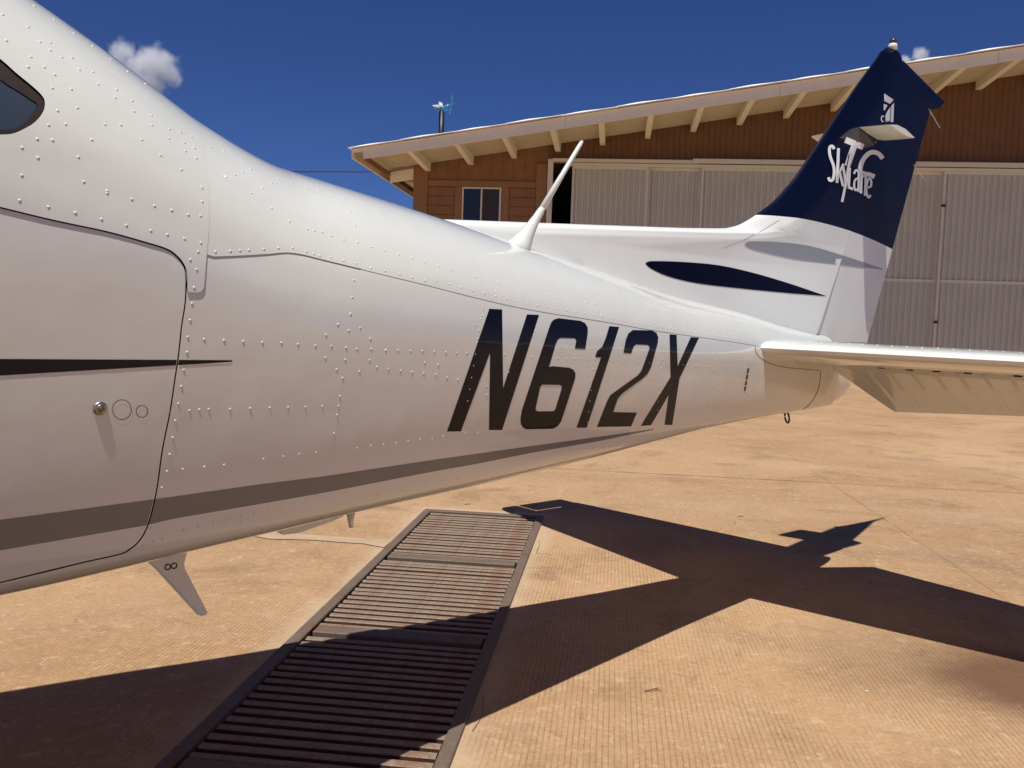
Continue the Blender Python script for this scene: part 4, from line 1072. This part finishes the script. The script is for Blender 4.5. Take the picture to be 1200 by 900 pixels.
# ---- the rest of the aeroplane, ahead of the picture: wing, struts, undercarriage, cowling
def loft(name, rings, mat, parent, close=True):
    n = len(rings[0]); v = [p for r in rings for p in r]; f = []
    for i in range(len(rings)-1):
        for k in range(n): f.append((i*n+k, i*n+(k+1)%n, (i+1)*n+(k+1)%n, (i+1)*n+k))
    if close: f += [tuple(range(n)), tuple((len(rings)-1)*n+k for k in range(n))]
    o = mesh_obj(name, v, f, mat, parent, True); fix_normals(o); sharp(o, 50); return o
WA = [(0, 0), (.02, .030), (.08, .065), (.2, .092), (.38, .098), (.6, .075), (.82, .038), (1, .004), (1, -.002), (.8, -.012), (.5, -.028), (.2, -.036), (.06, -.028), (.015, -.014)]
for sg in (1, -1):
    rings = []
    for l_, ch, le_ in ((.42, 1.63, -3.16), (2.6, 1.63, -3.16), (5.1, 1.13, -3.0), (5.45, .95, -2.9), (5.5, .6, -2.75)):
        rings.append([(le_+x*ch, -sg*l_, CAM_H+.99+.03*l_+y*ch) for x, y in WA])
    loft('wing', rings, M_WHITE, plane)
    MB().tube([(-2.6, -sg*.52, CAM_H-.42), (-2.5, -sg*2.5, CAM_H+1.03)], .035, 12).build('wing_strut', M_WHITE, plane, True)
    MB().tube([(-1.95, -sg*.3, CAM_H-.50), (-1.95, -sg*.8, CAM_H-.68), (-1.95, -sg*1.22, CAM_H-.92)], [.05, .04, .03], 10).build('gear_leg', M_WHITE, plane, True)
    wh = empty('wheel', plane)
    MB().tube([(-1.95, -sg*1.24, .2), (-1.95, -sg*1.26, .2), (-1.95, -sg*1.36, .2), (-1.95, -sg*1.38, .2)], [.16, .2, .2, .16], 28).build('tyre', M_BLACK, wh, True)
    MB().tube([(-1.95, -sg*1.23, .2), (-1.95, -sg*1.39, .2)], .085, 20).build('rim', M_STEEL, wh, True)
rings = []
for s_, hw, zt_, zb_ in ((-3.38, .55, .42, -.56), (-3.9, .52, .36, -.56), (-4.5, .45, .30, -.50), (-4.75, .36, .22, -.40), (-4.8, .25, .12, -.28)):
    rings.append([(s_, hw*np.sign(math.cos(a_))*abs(math.cos(a_))**.7, CAM_H+(zt_+zb_)/2+(zt_-zb_)/2*np.sign(math.sin(a_))*abs(math.sin(a_))**.7) for a_ in np.linspace(0, 2*math.pi, 33)[:-1]])
loft('engine_cowling', rings, M_WHITE, plane)
loft('windshield', [[(-3.36, y, CAM_H+z) for y, z in ((-.5, .40), (.5, .40), (.42, 1.05), (-.42, 1.05))], [(-3.95, y, CAM_H+z) for y, z in ((-.46, .345), (.46, .345), (.44, .36), (-.44, .36))]], kg.m, plane)
MB().tube([(-4.80, 0, CAM_H-.08), (-4.88, 0, CAM_H-.08), (-5.02, 0, CAM_H-.08), (-5.07, 0, CAM_H-.08)], [.17, .16, .07, .01], 20).build('spinner', M_WHITE, plane, True)
for a_ in (90, 210, 330):
    c_, s_ = math.cos(math.radians(a_)), math.sin(math.radians(a_))
    MB().tube([(-4.9, c_*.1, CAM_H-.08+s_*.1), (-4.9, c_*.5, CAM_H-.08+s_*.5), (-4.9, c_*.98, CAM_H-.08+s_*.98)], [.04, .06, .03], 8).build('propeller_blade', M_BLACK, plane, True)
MB().tube([(-4.1, 0, CAM_H-.52), (-4.12, 0, .18)], [.05, .035], 12).build('gear_leg', M_WHITE, plane, True)
wh = empty('wheel', plane)
MB().tube([(-4.12, -.07, .17), (-4.12, -.05, .17), (-4.12, .05, .17), (-4.12, .07, .17)], [.13, .17, .17, .13], 24).build('tyre', M_BLACK, wh, True)
MB().tube([(-4.12, -.075, .17), (-4.12, .075, .17)], .07, 16).build('rim', M_STEEL, wh, True)
